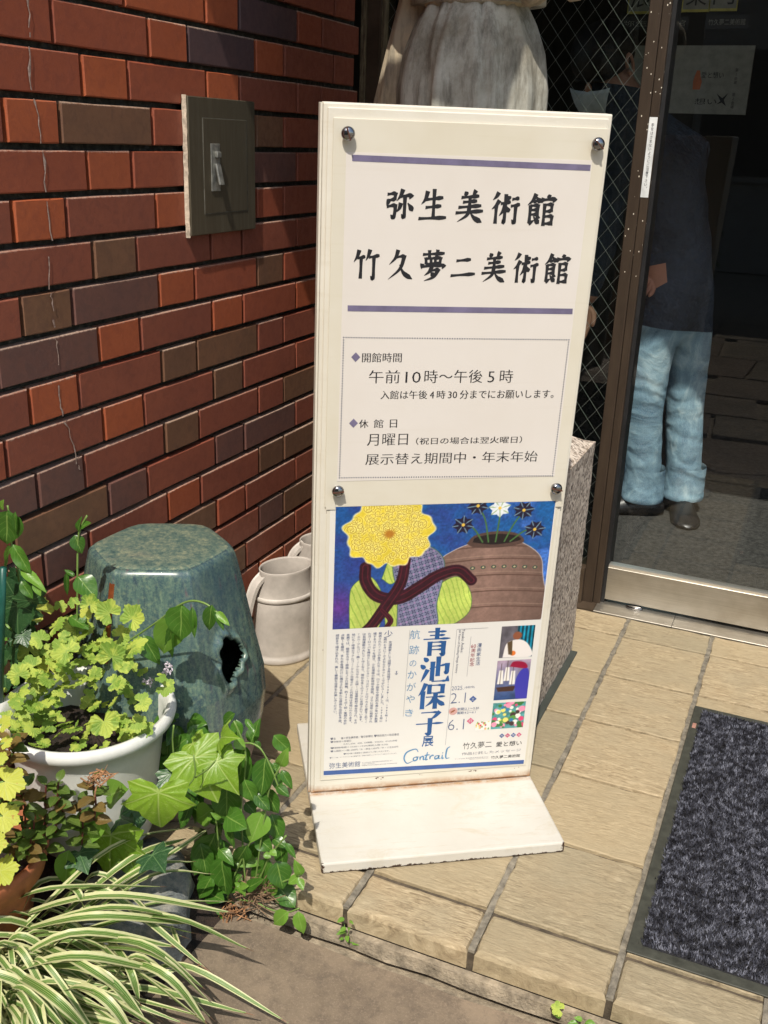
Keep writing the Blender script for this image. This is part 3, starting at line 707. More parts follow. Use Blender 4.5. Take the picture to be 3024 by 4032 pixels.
def still_life(X, Y):
    n1 = vnoise(X, Y, 26, 1); n2 = vnoise(X, Y, 120, 2); n3 = vnoise(X, Y, 320, 5, 3)
    img = np.zeros(X.shape+(3,)); k = np.clip((Y-.34)/.22, 0, 1)[..., None]; kx = np.clip((X-.03)/.36, 0, 1)[..., None]
    img[:] = cc(54, 70, 140)*(1-k)+cc(26, 84, 150)*k; img = img*(1-.55*kx)+cc(24, 104, 168)*.55*kx
    img = put(img, (n1-.42)*2.6, cc(44, 62, 134)); img = put(img, np.clip((n1-.55)*5, 0, .8)*(X > .3), cc(72, 128, 214)); img = put(img, np.clip(1-np.hypot((X-.04)/.05, (Y-.38)/.05), 0, 1)*.9, cc(102, 52, 138))
    img *= (.86+.28*n3)[..., None]
    # right: tall earthen vase with a dark iris
    v = smoothpoly([(.214, .335), (.213, .405), (.206, .455), (.226, .475), (.262, .490), (.292, .498), (.330, .492), (.372, .466), (.384, .430), (.386, .335)])
    d = polyd(X, Y, v); sh = np.clip((X-.215)/.17, 0, 1); col = cc(128, 102, 92)[None, None]*(1.12-.45*np.abs(sh-.42)[..., None]); img = put(img, sm(d-.0012), cc(190, 180, 180)); img = put(img, sm(d), col*(.9+.2*n2)[..., None])
    for yy in (.365, .395, .425, .455, .478): img = put(img, sm(d+.001)*sm(np.abs(Y-yy-.004*np.cos((X-.3)*22))-.0010), cc(92, 68, 60)); img = put(img, sm(d+.001)*sm(np.abs(Y-yy-.006-.004*np.cos((X-.3)*22))-.0005)*.6, cc(178, 150, 130))
    for k_ in range(9):
        x_ = .226+k_*.018; img = put(img, sm(d+.002)*sm(np.hypot(X-x_, (Y-.440-.004*np.cos((x_-.3)*22))*1.3)-.0042), cc(50, 76, 66)); img = put(img, sm(d+.002)*sm(np.hypot(X-x_, (Y-.440-.004*np.cos((x_-.3)*22))*1.3)-.0020), cc(196, 176, 140))
    img = put(img, sm(polyd(X, Y, smoothpoly([(.248, .488), (.262, .503), (.298, .509), (.332, .504), (.346, .490), (.330, .482), (.296, .479), (.262, .481)]))), cc(84, 64, 58)); img = put(img, sm(polyd(X, Y, smoothpoly([(.258, .490), (.296, .485), (.338, .491), (.330, .500), (.298, .504), (.264, .499)]))), cc(34, 28, 30))
    for P_ in ([(.285, .49), (.276, .53), (.262, .555)], [(.297, .49), (.300, .53), (.299, .55)], [(.312, .49), (.325, .52), (.340, .545)], [(.275, .49), (.258, .515), (.240, .522)], [(.322, .49), (.345, .508), (.362, .510)]):
        dd, t = segd(X, Y, [(p_.x, p_.y) for p_ in catmull([(x, y, 0) for x, y in P_], 6)]); img = put(img, sm(dd-.0013), cc(70, 110, 60)); ex, ey = P_[-1]
        wht = P_[0][0] == .297
        for k_ in range(7):
            a_ = k_*.9+ex*40; d2, t2 = segd(X, Y, [(ex, ey), (ex+.018*math.cos(a_), ey+.016*math.sin(a_))]); img = put(img, sm(d2-.0062*np.sin(np.pi*np.clip(t2*.9+.08, 0, 1))), cc(226, 232, 236) if wht else cc(30, 27, 52)); img = put(img, sm(d2-.0008), cc(120, 150, 168) if not wht else cc(150, 176, 120))
        img = put(img, sm(np.hypot(X-ex, Y-ey)-.0028), cc(230, 190, 80))
    # left: patterned jar, lime leaves, dark ribbon
    jar = smoothpoly([(.140, .335), (.138, .40), (.128, .45), (.145, .482), (.178, .488), (.206, .470), (.214, .440), (.205, .38), (.205, .335)])
    for P_ in ([(.060, .335), (.058, .385), (.062, .418), (.090, .435), (.112, .40), (.112, .36), (.104, .335)], [(.120, .34), (.118, .39), (.150, .415), (.145, .36), (.150, .335)],
               [(.196, .335), (.194, .385), (.205, .412), (.238, .428), (.262, .398), (.262, .36), (.230, .335)], [(.110, .43), (.125, .475), (.150, .492), (.150, .45), (.128, .42)]):
        q = smoothpoly(P_); d = polyd(X, Y, q); img = put(img, sm(d-.0006), cc(70, 110, 60)); img = put(img, sm(d+.0004), cc(196, 214, 104)*np.ones(X.shape+(1,))*(.82+.3*n1)[..., None]); img = put(img, sm(d+.001)*(np.sin(X*700+Y*260+n1*8) > .8)*.6, cc(120, 160, 60))
    d = polyd(X, Y, jar); img = put(img, sm(d-.0012), cc(56, 96, 72)); img = put(img, sm(d), cc(128, 130, 160)*np.ones(X.shape+(1,))*(.85+.25*n1)[..., None])
    gx = (X*.96+Y*.28)/.0105; gy = (Y*.96-X*.28)/.0105; fx = gx-np.round(gx); fy = gy-np.round(gy); cr_ = (np.minimum(np.abs(fx-fy), np.abs(fx+fy)) < .11) & (np.hypot(fx, fy) < .42) & (np.hypot(fx, fy) > .1)
    img = put(img, sm(d+.002)*cr_, cc(42, 44, 84)); fx2 = gx+.5-np.round(gx+.5); fy2 = gy+.5-np.round(gy+.5); img = put(img, sm(d+.002)*(np.hypot(fx2, fy2) < .17), cc(160, 130, 176))
    for P_, w in (([(.082, .452), (.084, .425), (.104, .398), (.140, .392), (.175, .412), (.205, .432), (.238, .440), (.262, .420)], .0115), ([(.148, .462), (.142, .42), (.120, .38), (.098, .345), (.088, .335)], .0105), ([(.112, .372), (.128, .352), (.122, .338)], .005)):
        q = [(p.x, p.y) for p in catmull([(x, y, 0) for x, y in P_], 6)]; d, t = segd(X, Y, q); ww = w*(1-.35*np.abs(t-.5)); img = put(img, sm(d-ww), cc(54, 20, 34)*np.ones(X.shape+(1,))*(.7+.5*n2)[..., None]); img = put(img, sm(np.abs(d-ww*.45)-.0008)*.7, cc(110, 34, 50)); 
    img = put(img, 0*sm(polyd(X, Y, smoothpoly([(.190, .362), (.200, .388), (.222, .392), (.226, .378), (.205, .352)]))), cc(112, 92, 84))
    # big curly golden bloom
    cx, cy = .119, .512; a = np.arctan2(Y-cy, X-cx); r = np.hypot((X-cx)/.070, (Y-cy)/.058); edge = 1+.06*np.sin(a*9)+.04*np.sin(a*17+1)
    core = sm((r-edge)*.06, .003); img = put(img, sm((r-edge-.03)*.06, .003), cc(244, 236, 190)); base = cc(232, 208, 66)*np.ones(X.shape+(1,))*(.86+.2*n1)[..., None]; img = put(img, core, base)
    RR = np.random.RandomState(11); 
    for i in range(190):
        rr = math.sqrt(RR.rand())*.93; aa = RR.rand()*6.283; px_ = cx+rr*.070*math.cos(aa); py_ = cy+rr*.058*math.sin(aa); rad = .0055+.004*RR.rand(); th0 = RR.rand()*6.283
        dx, dy = X-px_, Y-py_; q = np.hypot(dx, dy); an = (np.arctan2(dy, dx)-th0) % 6.283; spir = np.abs(q-rad*(.35+.65*an/6.283)); win = (q < rad*1.15)
        img = put(img, win*sm(spir-.00045, .0009)*core*.75, cc(158, 120, 28)); img = put(img, win*sm(np.abs(spir-.0014)-.0004, .0009)*core*.7, cc(252, 244, 150))
    img = put(img, 0*sm(polyd(X, Y, smoothpoly([(.084, .47), (.098, .50), (.120, .505), (.128, .48), (.115, .455), (.095, .452)])))*.9, cc(238, 206, 176)); 
    for i in range(16):
        a0 = i/16*6.283; d, t = segd(X, Y, [(.119, .510), (.119+.012*math.cos(a0), .510+.011*math.sin(a0))]); img = put(img, sm(d-.0026*(1-t), .001)*.8, cc(180, 120, 40))
    img *= (.93+.14*n3)[..., None]; return img
setp(painting('printed_picture', .0310, .3920, .3390, .5640, 390, 240, still_life, .0023, pos_), label='print of a golden bloom, a patterned jar and a brown vase on blue')
def curtain(X, Y):
    n = vnoise(X, Y, 90, 7); img = np.zeros(X.shape+(3,)); img[:] = cc(96, 92, 100); img = put(img, (X > .352)*1., cc(24, 130, 160)*np.ones(X.shape+(1,))*(.8+.4*np.sin(X*900))[..., None]); img *= (.7+.6*n)[..., None]
    img = put(img, sm(polyd(X, Y, smoothpoly([(.330, .266), (.334, .292), (.345, .300), (.362, .300), (.376, .288), (.381, .266)]))), cc(232, 226, 222)); img = put(img, sm(np.hypot(X-.353, Y-.309)-.008), cc(140, 84, 60)); img = put(img, sm(np.hypot(X-.348, Y-.274)-.005), cc(226, 120, 50)); img = put(img, sm(polyd(X, Y, [(.336, .296), (.340, .272), (.347, .270), (.345, .3)])), cc(90, 72, 50)); return img
def shipsea(X, Y):
    n = vnoise(X, Y, 70, 9); img = np.zeros(X.shape+(3,)); k = np.clip((Y-.178)/.08, 0, 1)[..., None]; img[:] = cc(40, 70, 120)*(1-k)+cc(170, 150, 170)*k; img *= (.75+.5*n)[..., None]
    for a, b in ((.330, .232), (.341, .238), (.352, .230)): img = put(img, sm(polyd(X, Y, [(a-.005, b-.020), (a+.006, b-.020), (a+.004, b+.008), (a-.003, b+.008)])), cc(236, 232, 226)); img = put(img, sm(np.abs(X-a)-.0005)*(np.abs(Y-b) < .022), cc(70, 50, 40))
    img = put(img, sm(polyd(X, Y, [(.324, .205), (.360, .207), (.356, .196), (.328, .196)])), cc(70, 46, 40)); img = put(img, sm(polyd(X, Y, smoothpoly([(.362, .180), (.358, .215), (.368, .240), (.381, .236), (.383, .180)]))), cc(64, 62, 168)); img = put(img, sm(polyd(X, Y, smoothpoly([(.345, .247), (.352, .257), (.372, .254), (.376, .242)]))), cc(150, 24, 60)); return img
def garden(X, Y):
    n = vnoise(X, Y, 160, 12); img = np.zeros(X.shape+(3,)); img[:] = cc(80, 150, 150); img *= (.7+.6*n)[..., None]; RR = np.random.RandomState(5)
    for i in range(70):
        x, y = .322+RR.rand()*.061, .118+RR.rand()*.055; ed = max(abs(x-.352)/.03, abs(y-.145)/.027); c_ = [cc(222, 70, 120), cc(240, 150, 180), cc(60, 120, 60)][RR.randint(3)] if ed > .68 else [cc(236, 222, 120), cc(240, 236, 226), cc(50, 120, 180), cc(90, 150, 70), cc(70, 50, 50)][RR.randint(5)]
        img = put(img, sm(np.hypot(X-x, Y-y)-.002-.004*RR.rand()), c_)
    return img
painting('small_picture', .3233, .3832, .2655, .3284, 60, 62, curtain, .0023, pos_); painting('small_picture', .3218, .3830, .1785, .2600, 62, 80, shipsea, .0023, pos_); painting('small_picture', .3220, .3825, .1170, .1724, 62, 56, garden, .0023, pos_)
def rowf(X, Y):
    img = np.zeros(X.shape+(3,)); img[:] = cc(236, 232, 226); RR = np.random.RandomState(8)
    for i in range(26):
        x, y = .294+RR.rand()*.027, .118+RR.rand()*.014*(.4+(.294+.027-.29)/.03); img = put(img, sm(np.hypot((X-x)*1.4, Y-y)-.0022), [cc(210, 40, 70), cc(120, 160, 90), cc(240, 200, 120), cc(180, 90, 120)][RR.randint(4)])
    return img
painting('small_picture', .2935, .3215, .1165, .1350, 30, 22, rowf, .0023, pos_)
HQ = .0024
flat('blue_bar', [([(.0222, .0428), (.3921, .0352), (.3921, .0437), (.0222, .0520)], [(0, 1, 2, 3)])], HQ, BARBLUE, pos_)
for ch, x, y, w, h in (('青', .2105, .3045, .053, .054), ('池', .2103, .2493, .055, .054), ('保', .2085, .1962, .053, .054), ('子', .2085, .1405, .054, .056)): flat('character', brush(MIN[ch], x, y, w, h, .0072, PROFM), HQ, INKBLUE, pos_)
flat('character', [fit('展', .1972, .0889, .2182, .1115, .006)], HQ, INKBLUE, pos_)
parts = []
for ch, x, y, w in (('航', .1716, .3215, .0175), ('跡', .1719, .2915, .0175), ('の', .1714, .2646, .012), ('か', .1712, .2423, .0155), ('が', .1711, .2175, .016), ('や', .1710, .1923, .0155), ('き', .1703, .1638, .0145)): parts.append(fit(ch, x-w/2, y-w*.5, x+w/2, y+w*.5, -.005))
setp(flat('subtitle_text', parts, HQ, INKCYAN, pos_), kind='stuff')
BODY = ['女漫画家として活躍する青池保子(1948-)は、1963年15', '歳のときに『さよならナネット』でデビューしました。1976年に', '発表された『イブの息子たち』では、ロック歌手や歴史的な美少年が多数登', '場するコメディを描き、少女漫画の新境地を開拓。さらに翌年に発表され',
 'たヨーロッパを舞台としたアクション・コメディ『エロイカより愛をこめて』', 'は長期連載の大ヒット作となり、現在も多くのファンに支持されています。', '『エル・アルコン－鷹－』『アルカサル－王城－』は宝塚歌劇で舞台化され、その', '他にも『修道士ファルコ』『ケルン市警オド』と代表作は多岐にわたります。',
 '本展では、緻密なカラー原画とモノクロ原稿、約300点(前・後期の合計', '点数)を展示。また本会場だけに展示される新たな原画も出品を予定。', '細部まで描き込まれた、美しく華麗な世界をお楽しみください。']
parts = [fit('少', .1185, .3180, .1330, .3320, .0)]
for i, s in enumerate(BODY):
    x = .1300-i*.00905; parts += vert_text(s, x, .1480 + (0 if i < 10 else .02), .3300-(.018 if i == 0 else .012 if i == 1 else 0), .0062)
setp(flat('column_text', parts, HQ, INKNAVY, pos_), kind='stuff')
L_ = [('♥主　　催＝弥生美術館／毎日新聞社 ♥特別協力＝秋田書店', .0327, .1170, .1543, .1222), ('♥休館日＝月曜日', .0329, .1108, .0693, .1150), ('ただし2/24、4/28、5/5開館、2/25(火)、4/1(火)休館', .0560, .1046, .1517, .1086), ('♥開館時間＝10:00～17:00(最終入館16:30)', .0332, .0978, .1356, .1018),
      ('♥入館料＝一般1,200円／大・高生1,000円／中・小生500円', .0334, .0910, .1542, .0952), ('♥竹久夢二美術館と2館併せてご覧いただけます。', .0566, .0840, .1390, .0874), ('♥サイン会、トークイベントなど開催予定。詳細は当館ウェブサイトにてお知らせいたします。', .0323, .0780, .1532, .0806),
      ('https://www.yayoi-yumeji-museum.jp', .0904, .0562, .1542, .0592), ('Yayoi Museum', .0904, .0600, .1140, .0622), ('〒113-0032 東京都文京区弥生2-4-3', .0904, .0630, .1450, .0652)]
setp(flat('small_text', [fit(*a) for a in L_], HQ, INKGREY, pos_), kind='stuff')
setp(flat('museum_name_text', [fit('弥生美術館', .0322, .0560, .0873, .0680, -.004)], HQ, INKNAVY, pos_), kind='stuff')
setp(flat('date_text', [fit('2025.', .2435, .2050, .2650, .2132, -.012), fit('(令和7年)', .2670, .2062, .2850, .2118, -.005), fit('2.1', .2436, .1776, .2702, .1989, -.020), fit('6.1', .2426, .1210, .2718, .1432, -.020)], HQ, INKNAVY, pos_), kind='stuff')
setp(flat('date_text', [fit('前期:2.1～3.30', .2572, .1620, .2965, .1678), fit('後期:4.2～6.1', .2570, .1538, .2908, .1592)], HQ, INKNAVY, pos_), kind='stuff')
dia = lambda cx, cy, r: ([(cx-r, cy), (cx, cy-r), (cx+r, cy), (cx, cy+r)], [(0, 1, 2, 3)])
flat('day_mark', [dia(.2838, .1843, .0068), dia(.3444, .1012, .0050), dia(.3660, .1010, .0050)], HQ, BARBLUE, pos_)
flat('day_mark', [dia(.2829, .1381, .0068), dia(.3552, .1011, .0050), dia(.3766, .1009, .0050)], HQ, INKPINK, pos_)
setp(flat('mark_text', [fit('土', .2808, .1815, .2868, .1873), fit('日', .2802, .1352, .2856, .1408), fit('同', .3424, .0992, .3464, .1032), fit('時', .3532, .0991, .3572, .1031), fit('開', .3640, .0990, .3680, .1030), fit('催', .3746, .0989, .3786, .1029)], HQ+.0003, POSTER, pos_), kind='stuff')
setp(flat('anniversary_text', vert_text('漫画家生活', .2866, .2530, .2985, .0088), HQ, INKNAVY, pos_), kind='stuff')
setp(flat('anniversary_text', [fit('60', .2715, .2890, .2805, .2960)]+vert_text('周年記念', .2760, .2520, .2880, .0088), HQ, INKRED, pos_), kind='stuff')
parts = []
for s, x, y0, y1 in (('Yasuko Aoike:', .2562, .2800, .3278), ('60 Years of Dazzling Manga Artistry', .2492, .2400, .3260)):
    P, F = fit(s, 0, 0, y1-y0, .0052); parts.append(([(x+(q[1]-.0026), y1-q[0]) for q in P], F))
setp(flat('vertical_english_text', parts, HQ, INKGREY, pos_), kind='stuff')
# thin rules
th = .00022
setp(flat('thin_rule', [([(.1601-th, .1566), (.1601+th, .1566), (.1623+th, .3306), (.1623-th, .3306)], [(0, 1, 2, 3)]), ([(.2406-th, .0897), (.2406+th, .0897), (.2440+th, .3275), (.2440-th, .3275)], [(0, 1, 2, 3)]), rect(.2440, .3272, .2990, .3276), ([(.2690-th, .2320), (.2690+th, .2320), (.2700+th, .3120), (.2700-th, .3120)], [(0, 1, 2, 3)]), rect(.2572, .1605, .2950, .1608)], HQ, INKGREY, pos_), kind='stuff')
disc = ([(.2495+.0078*math.cos(a*.3927), .1612+.0078*math.sin(a*.3927)) for a in range(16)], [tuple(range(16))])
flat('pink_disc', [disc], HQ, plain('pale_pink_ink', (.62, .36, .33), .35, bump=0), pos_)
flat('disc_bird', brush('n10,60 50,45 90,20;p50,48 30,70 15,90;d45,45 60,65', .2490, .1612, .011, .009, .0022, PROF), HQ+.0004, plain('brown_ink', (.32, .12, .05), .35, bump=0), pos_)
flat('anchor_mark', brush('v50,5 50,90;h25,30 75,30;k50,92 20,80 12,60;k50,92 80,80 88,60', .1434, .2478, .0065, .0075, .0011, PROF), HQ, INKNAVY, pos_)
script = 'k30,25 24,5 6,22 1,60 8,92 20,80;k27,55 21,62 22,78 28,74 29,60 26,55 33,57;k35,55 35,78;k35,66 39,54 42,60 42,76 46,72;k50,30 47,76 52,74;h44,50 55,47;k56,54 56,77;k56,62 61,52 64,56;k74,56 67,60 67,76 73,72 75,56 75,76 79,74;k82,54 82,76 86,74;d82,40 83,43;k97,5 91,20 90,74 98,76'
flat('script_title', brush(script, .2088, .0699, .0865, .0344, .0030, {k: (.5, .7, 1., .9, .7, .3) for k in 'hvpndgk'}), HQ, INKCYAN, pos_)
setp(flat('second_title_text', [fit('竹久夢二', .2734, .0772, .3272, .0916, -.006), fit('愛と想い', .3356, .0774, .3837, .0882, .004), fit('竹久夢二美術館', .3284, .0510, .3832, .0580)], HQ, INK, pos_), kind='stuff')
setp(flat('second_title_text', [fit('作品に託したメッセージ', .2727, .0640, .3837, .0702, -.004), fit('〒113-0032 東京都文京区弥生2-4-2', .2600, .0560, .3230, .0580), fit('Takehisa Yumeji Museum', .2870, .0530, .3230, .0550)], HQ, INKGREY, pos_), kind='stuff')
# clear tape tabs at the top corners of the poster
flat('tape', [rect(.0150, .5560, .0300, .5700)], .0034, COVER, sgn); flat('tape', [rect(.3925, .5500, .4030, .5680)], .0034, COVER, sgn)
chips = []
for cx_, cy_, n_ in ((.118, .0265, 5), (.128, .0262, 4), (.292, .0265, 6), (.301, .0262, 4), (.204, .0268, 2), (.382, .0255, 2), (.020, .30, 2), (.019, .55, 2)):
    for k in range(n_):
        x_ = cx_+rnd.gauss(0, .0028); y_ = cy_+rnd.gauss(0, .0010); chips.append(([(x_+rnd.uniform(.0006, .0018)*math.cos(a), y_+rnd.uniform(.0003, .0009)*math.sin(a)) for a in [i*1.05 for i in range(6)]], [tuple(range(6))]))
setp(flat('paint_chip', chips, .0004, SLOT, sgn), kind='stuff')
# sticker text, on the door post
V = []; F = []
for P, fs in vert_text('手をはさまないようにご注意下さい。', -.3025, 1.035, 1.178, .0075):
    o_ = len(V); V += [(p[0], FY+.0029, p[1]) for p in P]; F += [tuple(q+o_ for q in f) for f in fs]
mk('sticker_text', V, F, INK, mu)

# ---------------------------------------------------------------- glass door
door = empty('glass_door', (0, 0, 0), 0, 'dark glass entrance door with a brushed steel bottom rail', 'door')
DY = -.022
box('pane', -.2835, .90, DY-.004, DY+.004, .1095, 2.2, GLASS, door)
box('edge_strip', -.2860, -.2838, DY-.006, DY+.006, .1100, 2.2, WBRONZE, door)
box('bottom_rail', -.2865, .90, DY-.016, DY+.016, .0120, .1030, BRUSHED, door, .0012)
box('rail_bead', -.2860, .90, DY-.0125, DY+.0125, .1033, .1090, NT('bright_bead').m, door)
bpy.data.materials['bright_bead'].node_tree.nodes['Principled BSDF'].inputs['Base Color'].default_value = (.78, .76, .70, 1)
bpy.data.materials['bright_bead'].node_tree.nodes['Principled BSDF'].inputs['Metallic'].default_value = .8
bpy.data.materials['bright_bead'].node_tree.nodes['Principled BSDF'].inputs['Roughness'].default_value = .3
ths = empty('door_threshold', (0, 0, 0), 0, 'flat worn steel threshold plate with screws under the glass door', 'threshold')
box('plate', -.2990, -.1010, -.1005, .03, -.003, .0022, BRUSHED, ths, .0006)
box('plate', -.1002, 1.6, -.1005, .03, -.003, .0022, BRUSHED, ths, .0006)
V, F = loft([[(-.205+.022*r*math.cos(a*.2618), -.040+.010*r*math.sin(a*.2618), z) for a in range(24)] for r, z in ((1, .0022), (1, .0075), (.75, .010))]); mk('floor_pivot', V, F, STEEL, ths, True)
for x, y in ((-.280, -.087), (-.118, -.087), (-.095, -.087), (.12, -.087), (.34, -.087)):
    V, F = loft([[(x+r*math.cos(a*.5236), y+r*math.sin(a*.5236), z) for a in range(12)] for r, z in ((.0042, .0022), (.0042, .0028), (.0032, .0030), (.0024, .0026))]); mk('screw', V, F, BRUSHED, ths)
box('post_foot', -.345, -.300, -.098, .03, -.003, .0015, BRONZE, mu)

# ---------------------------------------------------------------- switch box on the wall
sb = empty('switch_box', (XW, -.71, 1.06), 0, 'brown bronze metal switch box with a lever latch mounted on the brick wall', 'box')
def sbx(name, x0, x1, y0, y1, z0, z1, mat, b=0, par=None): return box(name, x0, x1, y0+.71, y1+.71, z0-1.06, z1-1.06, mat, par or sb, b)
sbx('housing', .0005, .0120, -.8350, -.5985, .9390, 1.1845, BOXM, .0015)
# crumbling mortar packed behind its left edge
V = []; F = []; n = 28
for i in range(n+1):
    z = .936+i*(1.186-.936)/n-1.06; k = rnd.uniform(0, .004)
    V += [(.0005, -.8362-rnd.uniform(.0, .0022)+.71, z), (.0085+k*.3, -.8356+.71+rnd.uniform(-.0006, .0002), z)]
F = [(2*i, 2*i+1, 2*i+3, 2*i+2) for i in range(n)]; mk('mortar_edge', V, F, BOXEDGE, sb)
sbx('inner_door', .0121, .0130, -.7880, -.6330, .9780, 1.1480, BOXM, .0004)
for a in ((-.7892, -.6318, 1.1482, 1.1488), (-.7892, -.6318, .9772, .9778), (-.7892, -.7885, .9778, 1.1482), (-.6325, -.6318, .9778, 1.1482)): sbx('door_outline', .0121, .0126, a[0], a[1], a[2], a[3], BOXSTEEL)
sbx('latch_plate', .0131, .0150, -.7660, -.7350, 1.0180, 1.1040, BOXSTEEL, .0006)
sbx('latch_button', .0151, .0215, -.7540, -.7400, 1.0790, 1.0900, BOXSTEEL, .001)
bm = bmesh.new(); bbox(bm, -.002, .002, -.0075, .0075, -.038, 0, .0006)
for v in bm.verts: v.co.x += .0168-v.co.z*.22
o = bmo('latch_lever', bm, BOXSTEEL, sb); o.location = (0, -.7470+.71, 1.0680-1.06)

# ---------------------------------------------------------------- granite plinth and statue
gp = empty('granite_plinth', (-.54, -.57, 0), 0, 'rough hammered granite plinth block behind the sign carrying the stone statue', 'plinth')
NX, NY = 14, 12
def gbox():
    x0, x1, y0, y1, z1 = -.165, .243, -.22, .235, .535; bv = .045
    bm = bmesh.new(); bbox(bm, x0, x1, y0, y1, .004, z1)
    bmesh.ops.subdivide_edges(bm, edges=bm.edges[:], cuts=26, use_grid_fill=True)
    for v in bm.verts:
        # weathered top: chamfered edges
        e = min(v.co.x-x0, x1-v.co.x, v.co.y-y0, y1-v.co.y)
        if v.co.z > z1-.001 and e < bv: v.co.z -= (bv-e)*.55
        if v.co.z < z1-.03 or e < .001:
            v.co += Vector((rnd.uniform(-1, 1), rnd.uniform(-1, 1), 0))*.0007
    bm.normal_update()
    for fc in bm.faces: fc.material_index = 1 if fc.normal.z > .5 else 0
    return bm
bmo('block', gbox(), [GRAN, GRANTOP], gp)
bm = bmesh.new(); bbox(bm, -.155, .258, -.21, .225, 0., .0035); bmo('dark_bed', bm, plain('plinth_bed_dark', (.05, .058, .05), .7), gp)  # thin dark slab, showing as a dark strip along the right side

stt_ = empty('stone_statue', (-.575, -.50, .5355), 0, 'weathered grey stone statue of a robed woman standing behind the sign', 'statue')
def robe():
    rings = []; N = 96
    prof = [(0, .125, .125), (.10, .125, .125), (.25, .130, .122), (.42, .145, .120), (.55, .142, .118), (.64, .143, .118), (.72, .143, .116), (.79, .132, .108), (.84, .113, .096), (.875, .094, .082), (.89, .088, .078)]
    Z = np.linspace(0, .89, 70)
    for z in Z:
        a = np.interp(z, [p[0] for p in prof], [p[1] for p in prof]); b = np.interp(z, [p[0] for p in prof], [p[2] for p in prof]); ring = []
        for k in range(N):
            t = 2*math.pi*k/N; 
            w1 = math.sin(t*11+z*2.6+.8*math.sin(t*2)); w2 = math.sin(t*19-z*5+1.3*math.sin(t*3)); g1 = math.exp(-((t-5.25+.55*(z-.6))/.055)**2); g2 = math.exp(-((t-4.35-.5*(z-.6))/.05)**2); g3 = math.exp(-((t-4.10-1.3*(.9-z))/.07)**2); g4 = math.exp(-((t-5.7+.2*(z-.6))/.05)**2)
            amp = .0075*(1-.35*z); f_ = 1+(amp*(abs(w1)**1.4*(1 if w1 > 0 else -1))+.0014*w2)/.12-(g1*.11+g2*.10+g3*.09+g4*.10)*(1 if z > .2 else z*5)
            belly = .016*math.exp(-((z-.73)/.13)**2)*max(0, -math.sin(t))
            ring.append((math.cos(t)*a*f_, math.sin(t)*b*f_-belly, z))
        rings.append(ring)
    return loft(rings, True, True)
V, F = robe(); mk('skirt', V, F, STONE, stt_, True)
V, F = loft([[(math.cos(t)*(.11+.02*math.sin(z*9)), math.sin(t)*.085, z) for t in [2*math.pi*k/40 for k in range(40)]] for z in np.linspace(.875, 1.0, 8)]+[[(math.cos(t)*a, math.sin(t)*b, z) for t in [2*math.pi*k/40 for k in range(40)]] for a, b, z in ((.115, .085, 1.06), (.135, .09, 1.13), (.15, .085, 1.2), (.13, .07, 1.25), (.05, .05, 1.29), (.045, .045, 1.34))]); mk('bodice', V, F, STONE, stt_, True)
V, F = loft([[(math.cos(t)*(.094+w), math.sin(t)*(.084+w), z) for t in [2*math.pi*k/40 for k in range(40)]] for w, z in ((.0, .868), (.006, .873), (.009, .883), (.006, .896), (.001, .904))]); mk('belt', V, F, STONEY, stt_, True)
V, F = loft([[(math.cos(t)*a, math.sin(t)*b-.01, z) for t in [2*math.pi*k/28 for k in range(28)]] for a, b, z in ((.04, .045, 1.33), (.062, .075, 1.37), (.075, .092, 1.43), (.078, .095, 1.49), (.06, .075, 1.55), (.02, .03, 1.58))]); mk('head', V, F, STONE, stt_, True)
# hanging cloak on the left side, widening down to the plinth
rings = []
for z in np.linspace(0, 1.22, 60):
    cx = np.interp(z, [0, .45, .64, .80, .90, 1.05, 1.22], [-.085, -.125, -.168, -.140, -.118, -.100, -.095]); wx = np.interp(z, [0, .5, .9, 1.22], [.070, .066, .048, .040]); ring = []
    for k in range(40):
        t = 2*math.pi*k/40; f_ = 1+.05*math.sin(t*7+z*4)+.03*math.sin(t*12-z*6); ring.append((cx+math.cos(t)*wx*f_, .035+math.sin(t)*.052*f_, z))
    rings.append(ring)
V, F = loft(rings); mk('cloak', V, F, STONEY, stt_, True)
A = [(.125, -.01, 1.19), (.165, -.02, 1.02), (.150, -.06, .935), (.120, -.085, .925), (.19, -.10, .955), (.225, -.10, .935), (.232, -.10, .905)]
for nm, P, r in (('arm', catmull([(.135, 0, 1.20), (.158, -.02, 1.03), (.135, -.06, .905), (.105, -.085, .885)], 6), None), ('arm', catmull([(.120, -.08, .925), (.165, -.10, .945), (.200, -.105, .925), (.210, -.10, .868)], 6), None), ('arm', catmull([(-.135, 0, 1.20), (-.17, -.03, 1.05), (-.13, -.09, .965), (-.03, -.12, .960)], 6), None)):
    n = len(P); r = [.036-.014*abs(i/(n-1)-.15) for i in range(n)]; r[-1] = .010; r[-2] = .020; tube(nm, P, r, STONEY, stt_, 12)

stt_.scale = (1, 1, .945)
# ---------------------------------------------------------------- garden stool
zs = empty('garden_stool', (-.848, -1.176, 0), 0, 'six sided green glazed ceramic garden stool with a pierced moulded side', 'stool')
HEX0 = math.radians(26.5)
def hexr(t, R_, soft):
    a = (t-HEX0) % (math.pi/3)-math.pi/6; hx = math.cos(math.pi/6)/math.cos(a); return R_*(hx*(1-soft)+soft*.955-.035*math.exp(-((abs(a)-math.pi/6)/.10)**2))
zprof = [(0, .146, .55), (.03, .151, .45), (.08, .164, .35), (.14, .177, .25), (.19, .1825, .18), (.24, .1790, .12), (.30, .1640, .08), (.35, .1525, .05), (.40, .1415, .03), (.435, .1335, .03), (.452, .1290, .04), (.457, .1265, .06), (.461, .1225, .08), (.4635, .1175, .12)]
zz = sorted(set([p[0] for p in zprof]+list(np.round(np.linspace(0, .445, 120), 4))))
HT = HEX0-math.radians(30)+math.radians(0); 
hole_t = -.15; hole_z = .297
